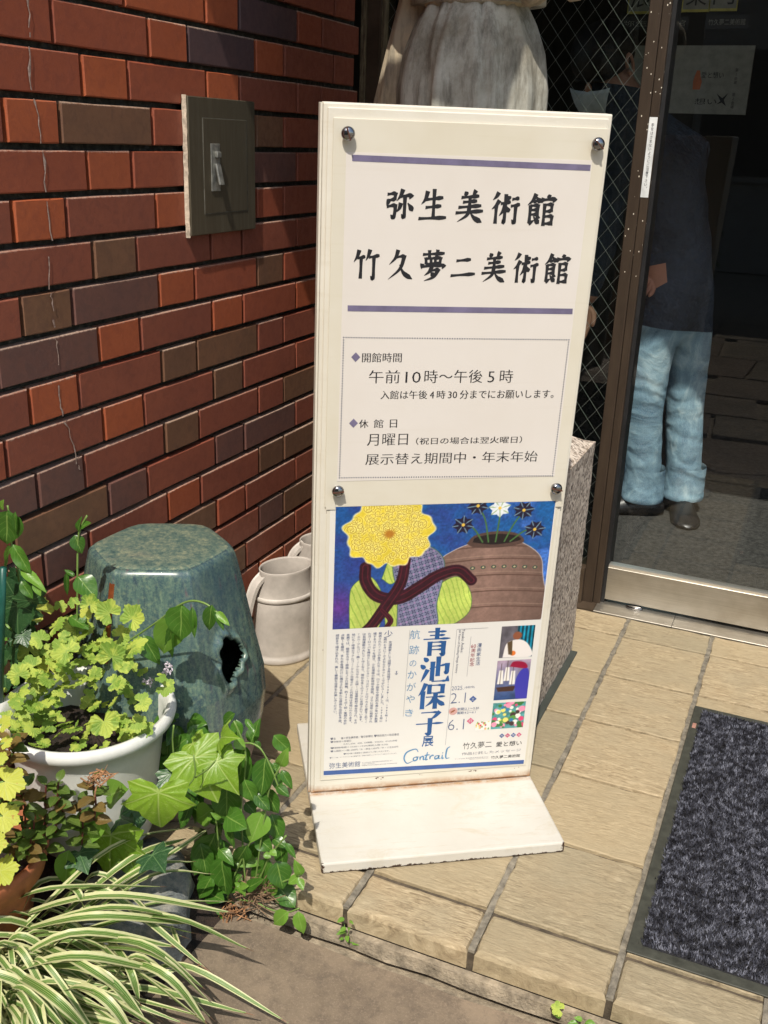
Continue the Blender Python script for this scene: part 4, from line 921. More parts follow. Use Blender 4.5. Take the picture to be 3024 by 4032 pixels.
rings = []; N = 288
def hsh(t, z):
    dt = ((t-hole_t+math.pi) % (2*math.pi)-math.pi)*.165; dz_ = z-hole_z; c_, s_ = math.cos(.35), math.sin(.35)
    u = dt*c_-dz_*s_; v = dt*s_+dz_*c_; ang = math.atan2(v, u); rr = math.hypot(u/.030, v/.034)/(1+.16*math.sin(3*ang+.5)+.05*math.sin(7*ang)); return rr
for z in zz:
    Rz = np.interp(z, [p[0] for p in zprof], [p[1] for p in zprof]); so = np.interp(z, [p[0] for p in zprof], [p[2] for p in zprof]); ring = []
    for k in range(N):
        t = 2*math.pi*k/N; r_ = hexr(t, Rz, so); q = hsh(t, z); 
        if q > 1: r_ += .0085*math.exp(-((q-1.22)/.24)**2)*(1+.35*math.sin(40*t+z*60))
        dt = ((t-hole_t+math.pi) % (2*math.pi)-math.pi)*.165; r_ += .006*math.exp(-((dt-.012*math.sin((z-.27)*80))**2+((z-.305))**2*.35)/.00018)+.004*math.exp(-((dt-.028)**2+((z-.275))**2*.5)/.00010)
        ring.append((r_*math.cos(t), r_*math.sin(t), z))
    rings.append(ring)
V, F = loft(rings, False, False); vm = np.array(V); keep = []; mi = []
for f in F:
    c_ = vm[list(f)].mean(0); t = math.atan2(c_[1], c_[0]); 
    if hsh(t, c_[2]) < 1.0: continue
    keep.append(f); a = ((t-HEX0+math.pi/6) % (math.pi/3))-math.pi/6
    near_edge = abs(a) < .045
    low = c_[2] < .075+.04*math.sin(t*3+1)+.014*math.sin(t*23) and -1.1 < t < .6
    mi.append(2 if low else (1 if (near_edge and (.31 < c_[2] < .44) and -2.5 < t < -1.2) else 0))
V2, F2 = V, keep
o = mk('stool_body', V2, F2, [GLAZE, RUSTSTRIPE, BAREC], zs, True, mi=mi)
mod = o.modifiers.new('wall', 'SOLIDIFY'); mod.thickness = .007; mod.offset = -1
topring = [(x, y, .4635) for x, y, z in rings[-1]]
rt = [topring]+[[(x*k, y*k, .4635+h_) for x, y, z in topring] for k, h_ in ((.975, .0012), (.95, .0018), (.8, .0022), (.55, .0028), (.3, .0032), (.08, .0034))]
V, F = loft(rt, False, True); mk('stool_top', V, F, GLAZETOP, zs, True)

# ---------------------------------------------------------------- watering cans
def can(loc, rz, label):
    c = empty('watering_can', loc, rz, label, 'watering can', 'grey plastic watering cans in the corner')
    def ov(a, b, z, tip=.0): return [(a*math.cos(t)+tip*max(0, math.cos(t))**3, b*math.sin(t), z) for t in [2*math.pi*k/48 for k in range(48)]]
    out = [ov(.082, .064, 0), ov(.084, .066, .006), ov(.082, .064, .014), ov(.079, .061, .016), ov(.0775, .060, .022), ov(.0755, .058, .10), ov(.0745, .057, .158), ov(.073, .056, .1600), ov(.0715, .0545, .168), ov(.061, .046, .210, .006), ov(.062, .047, .216, .008), ov(.0605, .0455, .218, .008), ov(.058, .043, .214, .007), ov(.069, .052, .166), ov(.073, .055, .10), ov(.073, .055, .02)]
    V, F = loft(out, True, True); mk('can_body', V, F, PLAST, c, True)
    bnd = loft([ov(.0758, .0583, .150), ov(.0775, .0600, .1515), ov(.0775, .0600, .160), ov(.0748, .0573, .1615)], False, False); mk('band', *bnd, PLAST2, c, True)
    H = catmull([(-.052, 0, .211), (-.080, 0, .185), (-.098, 0, .130), (-.104, 0, .075), (-.098, 0, .040), (-.078, 0, .032)], 7); V = []; F = []; n = len(H)
    for i, p in enumerate(H):
        t = (H[min(i+1, n-1)]-H[max(0, i-1)]).normalized(); nn = Vector((-t.z, 0, t.x)); w = .0135
        for yy, k in ((-w, .004), (-w, -.004), (-w+.003, -.0015), (w-.003, -.0015), (w, -.004), (w, .004), (w-.003, .0015), (-w+.003, .0015)): q = p+nn*k; V.append((q.x, yy, q.z))
    for i in range(n-1):
        for k in range(8): F.append((i*8+k, i*8+(k+1) % 8, i*8+8+(k+1) % 8, i*8+8+k))
    F += [tuple(range(8))[::-1], tuple((n-1)*8+k for k in range(8))]; mk('handle', V, F, PLAST2, c)
    tube('spout', catmull([(.070, 0, .045), (.115, 0, .10), (.150, 0, .17)], 5), [.016]*6+[.013, .012, .011, .011, .011], PLAST, c, 14)
    return c
can((-.898, -.655, .0002), math.radians(62), 'grey plastic watering can with its handle forward beside the green stool')
can((-.893, -.466, .0002), math.radians(45), 'grey plastic watering can half hidden behind the nearer can against the brick wall')

# ---------------------------------------------------------------- door mat with real pile
mt = empty('door_mat', (0, 0, 0), 0, 'dark grey speckled door mat with a black rubber border on the tiles', 'door mat')
bm = bmesh.new(); bbox(bm, .0045, .95, -1.244, -.470, .0008, .0040, .001); bmo('rubber_base', bm, RUBBER, mt)
n_t = 74000; rg = np.random.RandomState(4); xs = .0265+rg.rand(n_t)*.36; yy = -1.2235+rg.rand(n_t)*.735
edge = rg.rand(n_t); xs = np.where(edge < .03, .0265+rg.randn(n_t)*.0018, xs)
ang = rg.rand(n_t)*6.283; hgt = .0045+rg.rand(n_t)*.0035; lean = rg.randn(n_t, 2)*.0026; w = .0010+rg.rand(n_t)*.0010
clump = vnoise(xs, yy, 140, 21, 2); col = np.clip(.5+(clump-.5)*1.9+rg.randn(n_t)*.20, 0, 1)
Vm = np.empty((n_t, 3, 3)); Vm[:, 0] = np.c_[xs-np.cos(ang)*w, yy-np.sin(ang)*w, np.full(n_t, .0038)]; Vm[:, 1] = np.c_[xs+np.cos(ang)*w, yy+np.sin(ang)*w, np.full(n_t, .0038)]; Vm[:, 2] = np.c_[xs+lean[:, 0], yy+lean[:, 1], .0038+hgt]
me = bpy.data.meshes.new('pile'); me.vertices.add(n_t*3); me.vertices.foreach_set('co', Vm.ravel()); me.loops.add(n_t*3); me.loops.foreach_set('vertex_index', np.arange(n_t*3)); me.polygons.add(n_t); me.polygons.foreach_set('loop_start', np.arange(0, n_t*3, 3)); me.update()
at = me.attributes.new('rnd', 'FLOAT', 'POINT'); at.data.foreach_set('value', np.repeat(col, 3))
setp(link('pile', me, PILE, mt), kind='stuff')
bm = bmesh.new(); bbox(bm, .0255, .93, -1.2245, -.4875, .0036, .0050); bmo('pile_backing', bm, plain('pile_dark', (.018, .018, .022), .95, bump=.5), mt)
box('maker_tag', .0100, .0175, -.565, -.545, .0041, .0044, plain('pink_tag', (.42, .22, .17), .6), mt)

# ---------------------------------------------------------------- leaves
def leaf_mat(name, dark, light, vein, rough=.38, trans=.35, variegated=None, edge=None, radial=None):
    m = NT(name); uv = m.coord('UV'); sx = m.add('SeparateXYZ'); m.l(uv, sx.inputs[0]); u = m.math('ABSOLUTE', m.math('SUBTRACT', sx.outputs[0], .5)); v = sx.outputs[1]
    rv = m.add('ObjectInfo').outputs['Random']; n = m.noise(m.mapped('Position'), 60, 4, .6)
    c = m.mix(m.math('ADD', m.math('MULTIPLY', rv, .55), m.math('MULTIPLY', n, .45)), dark, light)
    mid = m.fr(u, .012, .035, 1, 0); ph = m.math('FRACT', m.math('SUBTRACT', m.math('MULTIPLY', v, 5.5), m.math('MULTIPLY', u, 4.5)))
    lat = m.math('MULTIPLY', m.fr(m.math('ABSOLUTE', m.math('SUBTRACT', ph, .5)), .0, .075, 1, 0), m.fr(u, .30, .46, 1, 0))
    vv = m.math('MAXIMUM', mid, m.math('MULTIPLY', lat, .55))
    if radial:
        vx = m.math('SUBTRACT', sx.outputs[0], .5); vy = m.math('SUBTRACT', sx.outputs[1], .3); an = m.math('ARCTAN2', vx, vy); rr = m.math('SQRT', m.math('ADD', m.math('MULTIPLY', vx, vx), m.math('MULTIPLY', vy, vy)))
        sa = m.math('ABSOLUTE', m.math('SUBTRACT', m.math('FRACT', m.math('ADD', m.math('DIVIDE', an, radial), .5)), .5)); vv = m.fr(m.math('MULTIPLY', sa, rr), .002, .010, 1, 0)
        w2 = m.noise(m.mapped('UV'), 14, 2); net = m.fr(m.math('ABSOLUTE', m.math('SUBTRACT', w2, .5)), .0, .018, 1, 0); vv = m.math('MAXIMUM', vv, m.math('MULTIPLY', net, .5))
    if variegated:
        c = m.mix(m.fr(m.noise(m.mapped('Position'), 45, 3, .6), .46, .56), c, variegated)
    if edge: c = m.mix(m.fr(m.noise(m.mapped('Position'), 150, 3), .62, .7, 0, .8), c, edge)
    c = m.mix(m.math('MULTIPLY', vv, .6), c, vein); m.col(c); m.rough(rough); m.spec(.45)
    m.bump(m.math('SUBTRACT', m.math('MULTIPLY', n, .3), vv), .35, .0006)
    tr = m.add('BsdfTranslucent'); m.l(m.mix(.5, c, light), tr.inputs[0]); x = m.add('MixShader'); x.inputs[0].default_value = trans
    m.l(m.b.outputs[0], x.inputs[1]); m.l(tr.outputs[0], x.inputs[2]); m.l(x.outputs[0], m.out.inputs[0]); return m.m
VINCA = leaf_mat('periwinkle_leaf', (.028, .092, .012), (.085, .215, .025), (.28, .42, .10), .30, .25)
VINCAL = leaf_mat('young_periwinkle_leaf', (.12, .27, .030), (.22, .42, .06), (.34, .50, .14), .35, .35)
IVYL = leaf_mat('lime_ivy_leaf', (.14, .28, .022), (.25, .41, .035), (.54, .66, .22), .38, .35, radial=.98)
IVYD = leaf_mat('dark_ivy_leaf', (.016, .055, .022), (.045, .125, .035), (.16, .28, .11), .35, .2, radial=.98)
GER = leaf_mat('geranium_leaf', (.15, .30, .040), (.34, .48, .07), (.42, .55, .13), .6, .35, variegated=(.50, .60, .10), radial=.9)
GERY = leaf_mat('yellow_geranium_leaf', (.44, .52, .06), (.62, .64, .10), (.60, .66, .20), .55, .35, edge=(.50, .24, .06), radial=.9)
MINT = leaf_mat('mint_leaf', (.055, .11, .020), (.13, .20, .035), (.20, .26, .07), .36, .25)
MINTB = leaf_mat('bronze_mint_leaf', (.12, .075, .025), (.24, .17, .05), (.26, .22, .09), .36, .25)
STEMG = plain('green_stem', (.16, .26, .06), .5, bump=0); STEMR = plain('red_stem', (.10, .025, .020), .5, bump=0); STEMW = plain('woody_stem', (.21, .13, .075), .85, var=.3, scale=200); DRY = plain('dry_leaf', (.36, .18, .08), .8, var=.4, scale=90)
def leaf_grid(name, mat, L=1., W=.6, curl=.25, fold=.25, shape=0, nu=4, nv=7, wob=0.):
    V = []; uv = []; F = []; 
    for j in range(nv+1):
        t = j/nv; 
        w = W/2*(math.sin(math.pi*min(1, t**.72))**.85 if shape == 0 else math.sin(math.pi*t**.9)**.7)
        w = max(w, .004)
        for i in range(nu+1):
            s = i/nu*2-1; x = s*w; V.append((x, t*L, abs(x)*fold-curl*t*t*L+wob*math.sin(t*9+s*2)*.03)); uv.append((.5+s*.5, t))
    for j in range(nv):
        for i in range(nu): a = j*(nu+1)+i; F.append((a, a+1, a+nu+2, a+nu+1))
    me = bpy.data.meshes.new(name); me.from_pydata(V, [], F); me.polygons.foreach_set('use_smooth', [True]*len(F)); l = me.uv_layers.new(name='UV')
    l.data.foreach_set('uv', [c for p in me.polygons for vi in p.vertices for c in uv[vi]]); me.materials.append(mat); return me
def leaf_fan(name, mat, outline, cup=.15, ruf=.03, seed=0, fold=.0):
    outline = [(x+.012*math.sin(7*x+5*y+seed*2), y+.015*math.sin(9*y+4*x+seed)) for x, y in [(outline[i][0]*(1-k/2)+outline[i+1][0]*k/2, outline[i][1]*(1-k/2)+outline[i+1][1]*k/2) for i in range(len(outline)-1) for k in (0, 1)]+[outline[-1]]] if len(outline) < 30 else outline
    r_ = random.Random(seed); n = len(outline); V = [(0, .05, 0)]; uv = [(.5, .3)]; F = []
    for k, q in enumerate((.35, .7, 1.)):
        for i, (x, y) in enumerate(outline):
            X, Y = x*q, .05+(y-.05)*q; d = math.hypot(X, Y); V.append((X, Y, cup*d*d*(-1)+ruf*q*math.sin(i*2.1+seed)+fold*abs(X))); uv.append((.5+X*.5, .3+Y*.6))
    m_ = n
    for i in range(m_-1):
        F.append((0, 1+i, 2+i))
        for k in range(2): a = 1+k*n+i; F.append((a, a+n, a+n+1, a+1))
    me = bpy.data.meshes.new(name); me.from_pydata(V, [], F); me.polygons.foreach_set('use_smooth', [True]*len(F)); l = me.uv_layers.new(name='UV')
    l.data.foreach_set('uv', [c for p in me.polygons for vi in p.vertices for c in uv[vi]]); me.materials.append(mat); return me
def ivy_outline():
    half = [(.0, -.02), (.10, -.16), (.30, -.22), (.50, -.14), (.46, .0), (.42, .10), (.62, .30), (.48, .38), (.32, .43), (.24, .58), (.13, .74), (.0, .92)]
    return [(-x, y) for x, y in half[::1]][::1][:1] + [(x, y) for x, y in half[1:]] + [(-x, y) for x, y in half[:-1][::-1][:-1]] + [(0, -.02)]
def ger_outline(seed):
    r_ = random.Random(seed); P = []; n = 46
    for i in range(n):
        a = math.radians(-68+316*i/(n-1)); lob = .5+.5*math.cos((a-math.pi/2)*5.6*1.0); r = .385+.115*lob**.55+.028*math.cos(a*31+seed)+r_.uniform(-.015, .015)
        P.append((r*math.cos(a), .12+r*math.sin(a)*.95))
    return P
VM = [leaf_grid('leaf', VINCA, 1, w, c, f, 0, 4, 7, 1) for w, c, f in ((.62, .18, .3), (.55, .35, .35), (.70, .12, .22))]
VML = [leaf_grid('leaf', VINCAL, 1, w, c, f, 0, 4, 7, 1) for w, c, f in ((.60, .18, .3), (.50, .35, .35))]
IML = [leaf_fan('leaf', IVYL, ivy_outline(), c_, .03, s, f_) for s, c_, f_ in ((1, .55, .25), (2, .30, .05), (3, .75, .35))]
IMD = [leaf_fan('leaf', IVYD, ivy_outline(), .18, .02, s, .12) for s in (3, 4)]
GM = [leaf_fan('leaf', GER, ger_outline(s), -.25 if s % 2 else .2, .035, s) for s in range(5)]
GMY = [leaf_fan('leaf', GERY, ger_outline(s), .2, .03, s) for s in range(3)]
MM = [leaf_grid('leaf', MINT, 1, .72, .2, .25, 1, 4, 5, 1), leaf_grid('leaf', MINT, 1, .62, .3, .3, 1, 4, 5, 1)]
MMB = [leaf_grid('leaf', MINTB, 1, .66, .2, .25, 1, 4, 5, 1)]
def place(me, parent, pos, d, nrm, size, name='leaf'):
    d = Vector(d).normalized(); nrm = Vector(nrm); x = d.cross(nrm).normalized(); z = x.cross(d).normalized()
    o = bpy.data.objects.new(name, me); COL.objects.link(o); o.parent = parent
    M = Matrix(((x.x, d.x, z.x, 0), (x.y, d.y, z.y, 0), (x.z, d.z, z.z, 0), (0, 0, 0, 1)))
    o.matrix_basis = Matrix.Translation(Vector(pos)-parent.location) @ M @ Matrix.Diagonal((size, size, size, 1)); return o
def facing(k=1., up=.6):
    """roughly the direction leaves turn to: out from the wall, towards the open street and the light"""
    return (Vector((.35, -.85, .45+up)) + Vector((rnd.gauss(0, .3), rnd.gauss(0, .3), rnd.gauss(0, .25)))*k).normalized()
def leaf_at(mes, parent, bu, bv, tu, tv, ax, val, w=1., nrm=None, lean=None):
    """leaf whose base and tip are at the two picture points, on a plane of the place"""
    a = px(bu, bv, ax, val); b = px(tu, tv, ax, val); b = b + (lean if lean else Vector((.2, -1, .1))*rnd.uniform(.0, .5)*(b-a).length)
    L = (b-a).length; o = place(rnd.choice(mes), parent, a, b-a, nrm or facing(), L); 
    o.matrix_basis = o.matrix_basis @ Matrix.Diagonal((w*1.22, 1.10, 1, 1)); return o, a
# ---- soil bed and edging stone
V = []; F = []; nx, ny = 30, 34
for j in range(ny+1):
    for i in range(nx+1):
        x = -1.02+i*.44/nx; y = -1.95+j*.61/ny; e = min(1, max(0, (-.60-x)/.10))*min(1, max(0, (y+1.95)/.15)); h = GZ-.006+.075*e*(.7+.3*math.sin(x*20+y*9))*math.exp(-((y+1.48)/.22)**2)+rnd.uniform(0, .008)*e+.02*e
        V.append((x, y, h))
for j in range(ny):
    for i in range(nx): a = j*(nx+1)+i; F.append((a, a+1, a+nx+2, a+nx+1))
mk('soil', V, F, SOIL)['kind'] = 'structure'
ROCKM = NT('edging_rock'); p = ROCKM.mapped('Position'); a_ = ROCKM.noise(p, 14, 6, .7); b_ = ROCKM.noise(p, 260, 4, .8); ROCKM.col(ROCKM.mix(ROCKM.fr(b_, .4, .7, 0, .6), ROCKM.ramp(a_, [(.36, (.045, .055, .060)), (.5, (.13, .145, .145)), (.62, (.36, .33, .28))]), (.25, .27, .265))); ROCKM.rough(.8); ROCKM.bump(ROCKM.math('ADD', a_, b_), .7, .004); ROCKM = ROCKM.m
def rock(loc, s, label, seed, rz=0):
    bm = bmesh.new(); bmesh.ops.create_icosphere(bm, subdivisions=4, radius=1)
    from mathutils import noise
    for v in bm.verts:
        q = v.co.normalized(); q = Vector([math.copysign(abs(c)**.62, c) for c in q]); n = noise.noise(q*1.3+Vector((seed, 0, 0)))*.22+noise.noise(q*3.2+Vector((0, seed, 0)))*.13+noise.noise(q*11)*.035
        v.co = Vector((q.x*s[0], q.y*s[1], q.z*s[2]))*(1+n)
    o = bmo('edging_rock', bm, ROCKM, None, True, loc); o.rotation_euler.z = rz; return setp(o, label, 'rock')
rock((-.725, -1.470, -.045), (.100, .115, .085), 'grey edging rock behind the striped grass leaves', 3.1, .5)
# ---- pots
def pot(loc, prof, mat, label, wall_=.004):
    e = empty('flower_pot', loc, 0, label, 'flower pot'); N = 64
    V, F = loft([[(r*math.cos(2*math.pi*k/N), r*math.sin(2*math.pi*k/N), z) for k in range(N)] for r, z in prof], True, False); mk('pot_shell', V, F, mat, e, True); return e
wp = pot((-.834, -1.408, .055), [(.088, 0), (.092, .004), (.104, .09), (.116, .175), (.121, .200), (.130, .203), (.136, .208), (.138, .216), (.136, .223), (.131, .227), (.124, .224), (.118, .205), (.104, .09), (.092, .02)], POTW, 'round white plastic flower pot with a rolled rim in front of the green stool')
V, F = loft([[((.112*k)*math.cos(a*.2094), (.112*k)*math.sin(a*.2094), .160+rnd.uniform(-.004, .008)+.02*(1-k)) for a in range(30)] for k in (1, .75, .5, .25, .05)], False, True); mk('pot_soil', V, F, SOIL, wp, False)
tp = pot((-.872, -1.632, -.035), [(.062, 0), (.066, .004), (.078, .10), (.088, .150), (.092, .152), (.104, .155), (.111, .185), (.112, .192), (.108, .196), (.100, .192), (.092, .150), (.076, .05)], TERRA, 'terracotta flower pot at the left edge under the bronze mint')
V, F = loft([[((.094*k)*math.cos(a*.2094), (.094*k)*math.sin(a*.2094), .165+rnd.uniform(-.004, .004)+.01*(1-k)) for a in range(30)] for k in (1, .75, .5, .25, .05)], False, True); mk('pot_soil', V, F, SOIL, tp, False)
# ---- scented geranium in the white pot
ge = empty('geranium_plant', (-.834, -1.408, .225), 0, 'bushy lime green scented geranium with ruffled leaves growing in the white pot', 'plant')
c3 = lambda x, y: (x*.4299, 987.5+y*.4299)
GL = [(210, 745, 130), (300, 745, 60), (375, 725, 55), (450, 725, 95), (555, 760, 120), (660, 790, 130), (270, 830, 110), (400, 845, 150), (520, 900, 95), (600, 880, 95), (660, 930, 130), (210, 900, 90), (150, 950, 130), (340, 950, 130), (560, 980, 150), (470, 960, 90), (100, 1080, 100), (170, 1030, 110), (250, 1040, 120), (200, 1130, 110), (330, 1060, 90), (80, 1210, 60), (150, 1270, 90), (240, 1290, 110), (560, 1120, 80), (660, 1050, 60), (700, 1210, 90), (520, 1290, 130), (560, 1230, 80), (820, 1130, 90), (800, 1090, 60), (680, 1310, 90), (720, 1345, 80), (670, 1400, 90), (625, 1435, 55), (430, 1180, 70), (480, 1080, 70), (130, 1150, 70), (300, 1190, 70), (620, 960, 80), (30, 1370, 80), (330, 890, 60), (430, 780, 60), (120, 1000, 70), (620, 1040, 60)]
for i, (x, y, s) in enumerate(GL):
    u, v = c3(x, y); dpl = -1.408+rnd.uniform(-.075, .06) - (.03 if y > 1000 else 0); q = px(u, v+s*.10, 1, dpl); dist = (q-CAM).length
    sz = s*.4299*1.8228/FPX*dist*1.12; a = math.atan2(-(y-1180), x-430)+rnd.gauss(0, .5); dv = cr*math.cos(a)-cdn*math.sin(a)*1.0
    nr = (Vector((.1, -.45, .75))+Vector((rnd.gauss(0, .25), rnd.gauss(0, .25), 0))+dv*.15)
    place(rnd.choice(GM if i % 3 else GMY[:2]+GM), ge, q, dv, nr, sz)
for i in range(150):
    a = rnd.uniform(0, 6.283); r = .115*math.sqrt(rnd.random()); h = rnd.uniform(-.04, .13)*(1-(r/.15)**2); q = Vector((-.855+r*math.cos(a)*1.05, -1.40+r*math.sin(a)*.9, .255+h))
    if q.x > -.79 and q.z > .27: continue
    dv = Vector((math.cos(a), math.sin(a), rnd.uniform(-.2, .6))); place(rnd.choice(GM), ge, q, dv, (rnd.gauss(.1, .3), rnd.gauss(-.35, .3), .8), rnd.uniform(.018, .034))
geo = []
base = Vector((-.835, -1.415, .222))
for i in range(46):
    a = rnd.uniform(0, 6.283); r = rnd.uniform(.02, .11); t = Vector((-.855+r*math.cos(a), -1.40+r*math.sin(a), .27+rnd.uniform(0, .11))); b = base+Vector((rnd.uniform(-.04, .04), rnd.uniform(-.04, .04), 0)); m_ = b.lerp(t, .5)+Vector((0, 0, -.015))
    geo.append(tube_geo(catmull([b, m_, t], 4), .0011, 4, False))
V, F = merge(geo); setp(mk('leaf_stalks', V, F, STEMG, ge, True), kind='stuff')
P = [px(*c3(x, y), 1, -1.43) for x, y in ((420, 1350), (385, 1260), (400, 1130), (430, 1010), (445, 920), (440, 830))]; tube('woody_stem', catmull(P, 5), [.0042]*20+[.003]*6, STEMW, ge, 8)
for ex in (((400, 1300), (300, 1200), (240, 1120)), ((420, 1330), (520, 1200), (560, 1080)), ((380, 1330), (330, 1280), (270, 1190))): tube('woody_stem', catmull([px(*c3(x, y), 1, -1.42) for x, y in ex], 5), .0022, STEMW, ge, 6)
geo = []
for i in range(210):
    q = px(*c3(rnd.gauss(430, 90), rnd.gauss(1395, 32)), 1, -1.43+rnd.uniform(-.05, .03)); d = Vector((rnd.gauss(0, 1), rnd.gauss(0, 1), rnd.gauss(0, .5))).normalized()*rnd.uniform(.008, .026); geo.append(tube_geo([q-d, q+Vector((rnd.gauss(0, .003), rnd.gauss(0, .003), rnd.gauss(0, .004))), q+d], rnd.uniform(.0004, .0011), 3, False))
V, F = merge(geo); setp(mk('dry_twigs', V, F, STEMW, ge, False), kind='stuff')
FLW = plain('pale_flower', (.62, .56, .66), .5, bump=0)
for x, y in ((730, 1125), (760, 1120), (750, 1140), (845, 1040), (835, 1060), (850, 1075), (830, 1080), (860, 1055)):
    q = px(*c3(x, y), 1, -1.40); geo = []
    V = []; F = []
    for k in range(4):
        a = k*1.57+rnd.random(); V += [q, q+Vector((math.cos(a-.5), 0, math.sin(a-.5)))*.004, q+Vector((math.cos(a), -.3, math.sin(a)))*.0062, q+Vector((math.cos(a+.5), 0, math.sin(a+.5)))*.004]; F.append(tuple(range(k*4, k*4+4)))
    V = [v-ge.location for v in V]; mk('flower', V, F, FLW, ge)
# ---- periwinkle trailing beside the pot
vi = empty('periwinkle_vine', (-.60, -1.365, GZ), 0, 'green periwinkle vine trailing over the tiled step beside the white pot', 'plant')
k3 = lambda x, y: ((600+x*.4219)/1.8228, (2800+y*.4219)/1.8228)
VL = [(215, 130, 225, 330, .9), (190, 290, 175, 550, 1.1), (245, 530, 250, 735, 1), (850, 340, 805, 670, .9), (1060, 430, 1050, 705, .85), (860, 640, 945, 840, 1), (700, 690, 715, 975, 1.1), (560, 920, 400, 1010, 1.2), (540, 940, 685, 1010, .9), (590, 1130, 495, 1405, 1), (740, 1030, 740, 1210, 1), (750, 1070, 915, 1170, 1.1), (690, 980, 875, 1010, 1.2), (660, 1360, 680, 1635, 1.25), (760, 1330, 955, 1410, 1.2), (450, 1230, 520, 1490, .8), (465, 1690, 220, 1720, .8), (490, 1490, 500, 1640, .9), (510, 1690, 665, 1710, 1.1), (600, 1860, 640, 2015, .9), (375, 1900, 545, 1970, .8),
      (1030, 930, 975, 1140, 1.1), (1110, 960, 1220, 1180, 1), (970, 1170, 1105, 1290, 1.2), (1120, 1190, 1255, 1240, 1), (1075, 1370, 1015, 1585, 1.05), (1160, 1400, 1235, 1610, 1.1), (1180, 1640, 1335, 1765, 1.3), (1130, 1590, 1115, 1715, 1), (1200, 1230, 1230, 1420, .9), (960, 760, 1090, 905, .8), (1050, 720, 1165, 930, .9), (1125, 560, 1210, 725, .8), (1130, 480, 1175, 560, 1.1), (1200, 550, 1312, 695, .75), (1190, 510, 1262, 378, .9), (870, 850, 965, 930, 1.3), (890, 990, 945, 1145, 1), (1160, 700, 1272, 775, .9), (770, 20, 635, 105, .75), (780, 80, 815, 235, .8), (870, 70, 968, 168, .45), (770, 265, 860, 345, 1.2), (960, 280, 1015, 350, 1), (800, 590, 830, 740, .9), (560, 640, 680, 640, .9), (620, 1290, 760, 1370, 1), (560, 1540, 470, 1680, .9), (830, 1520, 700, 1620, .9), (700, 1750, 560, 1830, .9), (880, 1250, 800, 1420, 1), (1240, 1230, 1340, 1350, .5), (250, 60, 190, 20, 1), (330, 110, 480, 90, 1.2), (110, 100, 210, 60, 1), (330, 200, 300, 350, 1), (470, 230, 590, 270, .8), (120, 330, 90, 480, 1), (370, 870, 290, 1010, 1), (880, 1660, 1010, 1560, .6)]
for i, (a, b, c, d, w) in enumerate(VL):
    yv = -1.375+rnd.uniform(-.015, .04)+(.05 if a < 350 else 0)
    o, q = leaf_at(VM if i % 7 else VML, vi, *k3(a, b), *k3(c, d), 1, yv, w)
for bx, by, tx, ty in ((1270, 1870, 1135, 1955), (1360, 1870, 1420, 2045), (1370, 1560, 1430, 1620), (1370, 1540, 1300, 1570), (1390, 1530, 1375, 1400), (640, 1000, 600, 930)): leaf_at(VML, vi, *k3(bx, by), *k3(tx, ty), 1, -1.385, 1., lean=Vector((0, -.01, 0)))
for x, y in ((770, 1600), (880, 1610), (825, 1690), (765, 1640), (880, 1700), (1040, 1330), (1100, 1300)):
    leaf_at(VML, vi, *k3(820, 1630), *k3(x, y), 1, -1.385, 1.2) if x < 900 else leaf_at(VML, vi, *k3(x, y), *k3(x+60, y+30), 1, -1.385, 1.2)
for i in range(70):      # deeper, shaded foliage behind
    x = rnd.uniform(120, 1150); y = rnd.uniform(200, 1800) if x > 500 else rnd.uniform(0, 900); q = px(*k3(x, y), 1, -1.345+rnd.uniform(0, .05))
    if q.x > -.53 or q.z < GZ+.02: continue
    place(rnd.choice(VM), vi, q, (rnd.gauss(0, .6), rnd.gauss(-.2, .4), rnd.gauss(-.5, .5)), facing(1.5), rnd.uniform(.035, .05))
for P in ([(900, 1720), (860, 1500), (830, 900), (870, 500), (850, 300), (760, 90)], [(850, 300), (920, 300), (1000, 340), (1060, 430), (1120, 560), (1180, 720)], [(950, 1680), (1000, 1300), (1060, 900), (1100, 700), (1190, 520)], [(620, 1700), (620, 1300), (590, 900), (640, 640)], [(700, 1750), (780, 1500), (950, 1150)], [(800, 1760), (950, 1780), (1100, 1850), (1250, 1880), (1370, 1840)], [(600, 1720), (480, 1700), (470, 1500)], [(880, 1700), (1000, 1560), (1100, 1350), (1250, 1160)], [(1000, 1720), (1200, 1600), (1380, 1540)], [(200, 130), (190, 300), (240, 520), (500, 800)]):
    Q = [px(*k3(x, y), 1, -1.372)-vi.location for x, y in P]; tube('vine_stem', catmull(Q, 5), .0015, STEMG, vi, 5)
geo = []
for i in range(60):
    q = px(*k3(rnd.gauss(960, 90), rnd.gauss(1690, 70)), 1, -1.375); d = Vector((rnd.gauss(.6, .5), rnd.gauss(0, .3), rnd.gauss(.3, .5))).normalized()*rnd.uniform(.01, .03); geo.append(tube_geo([q-d-vi.location, q+d-vi.location], .0008, 4, False))
V, F = merge(geo); setp(mk('old_stems', V, F, STEMW, vi), kind='stuff')
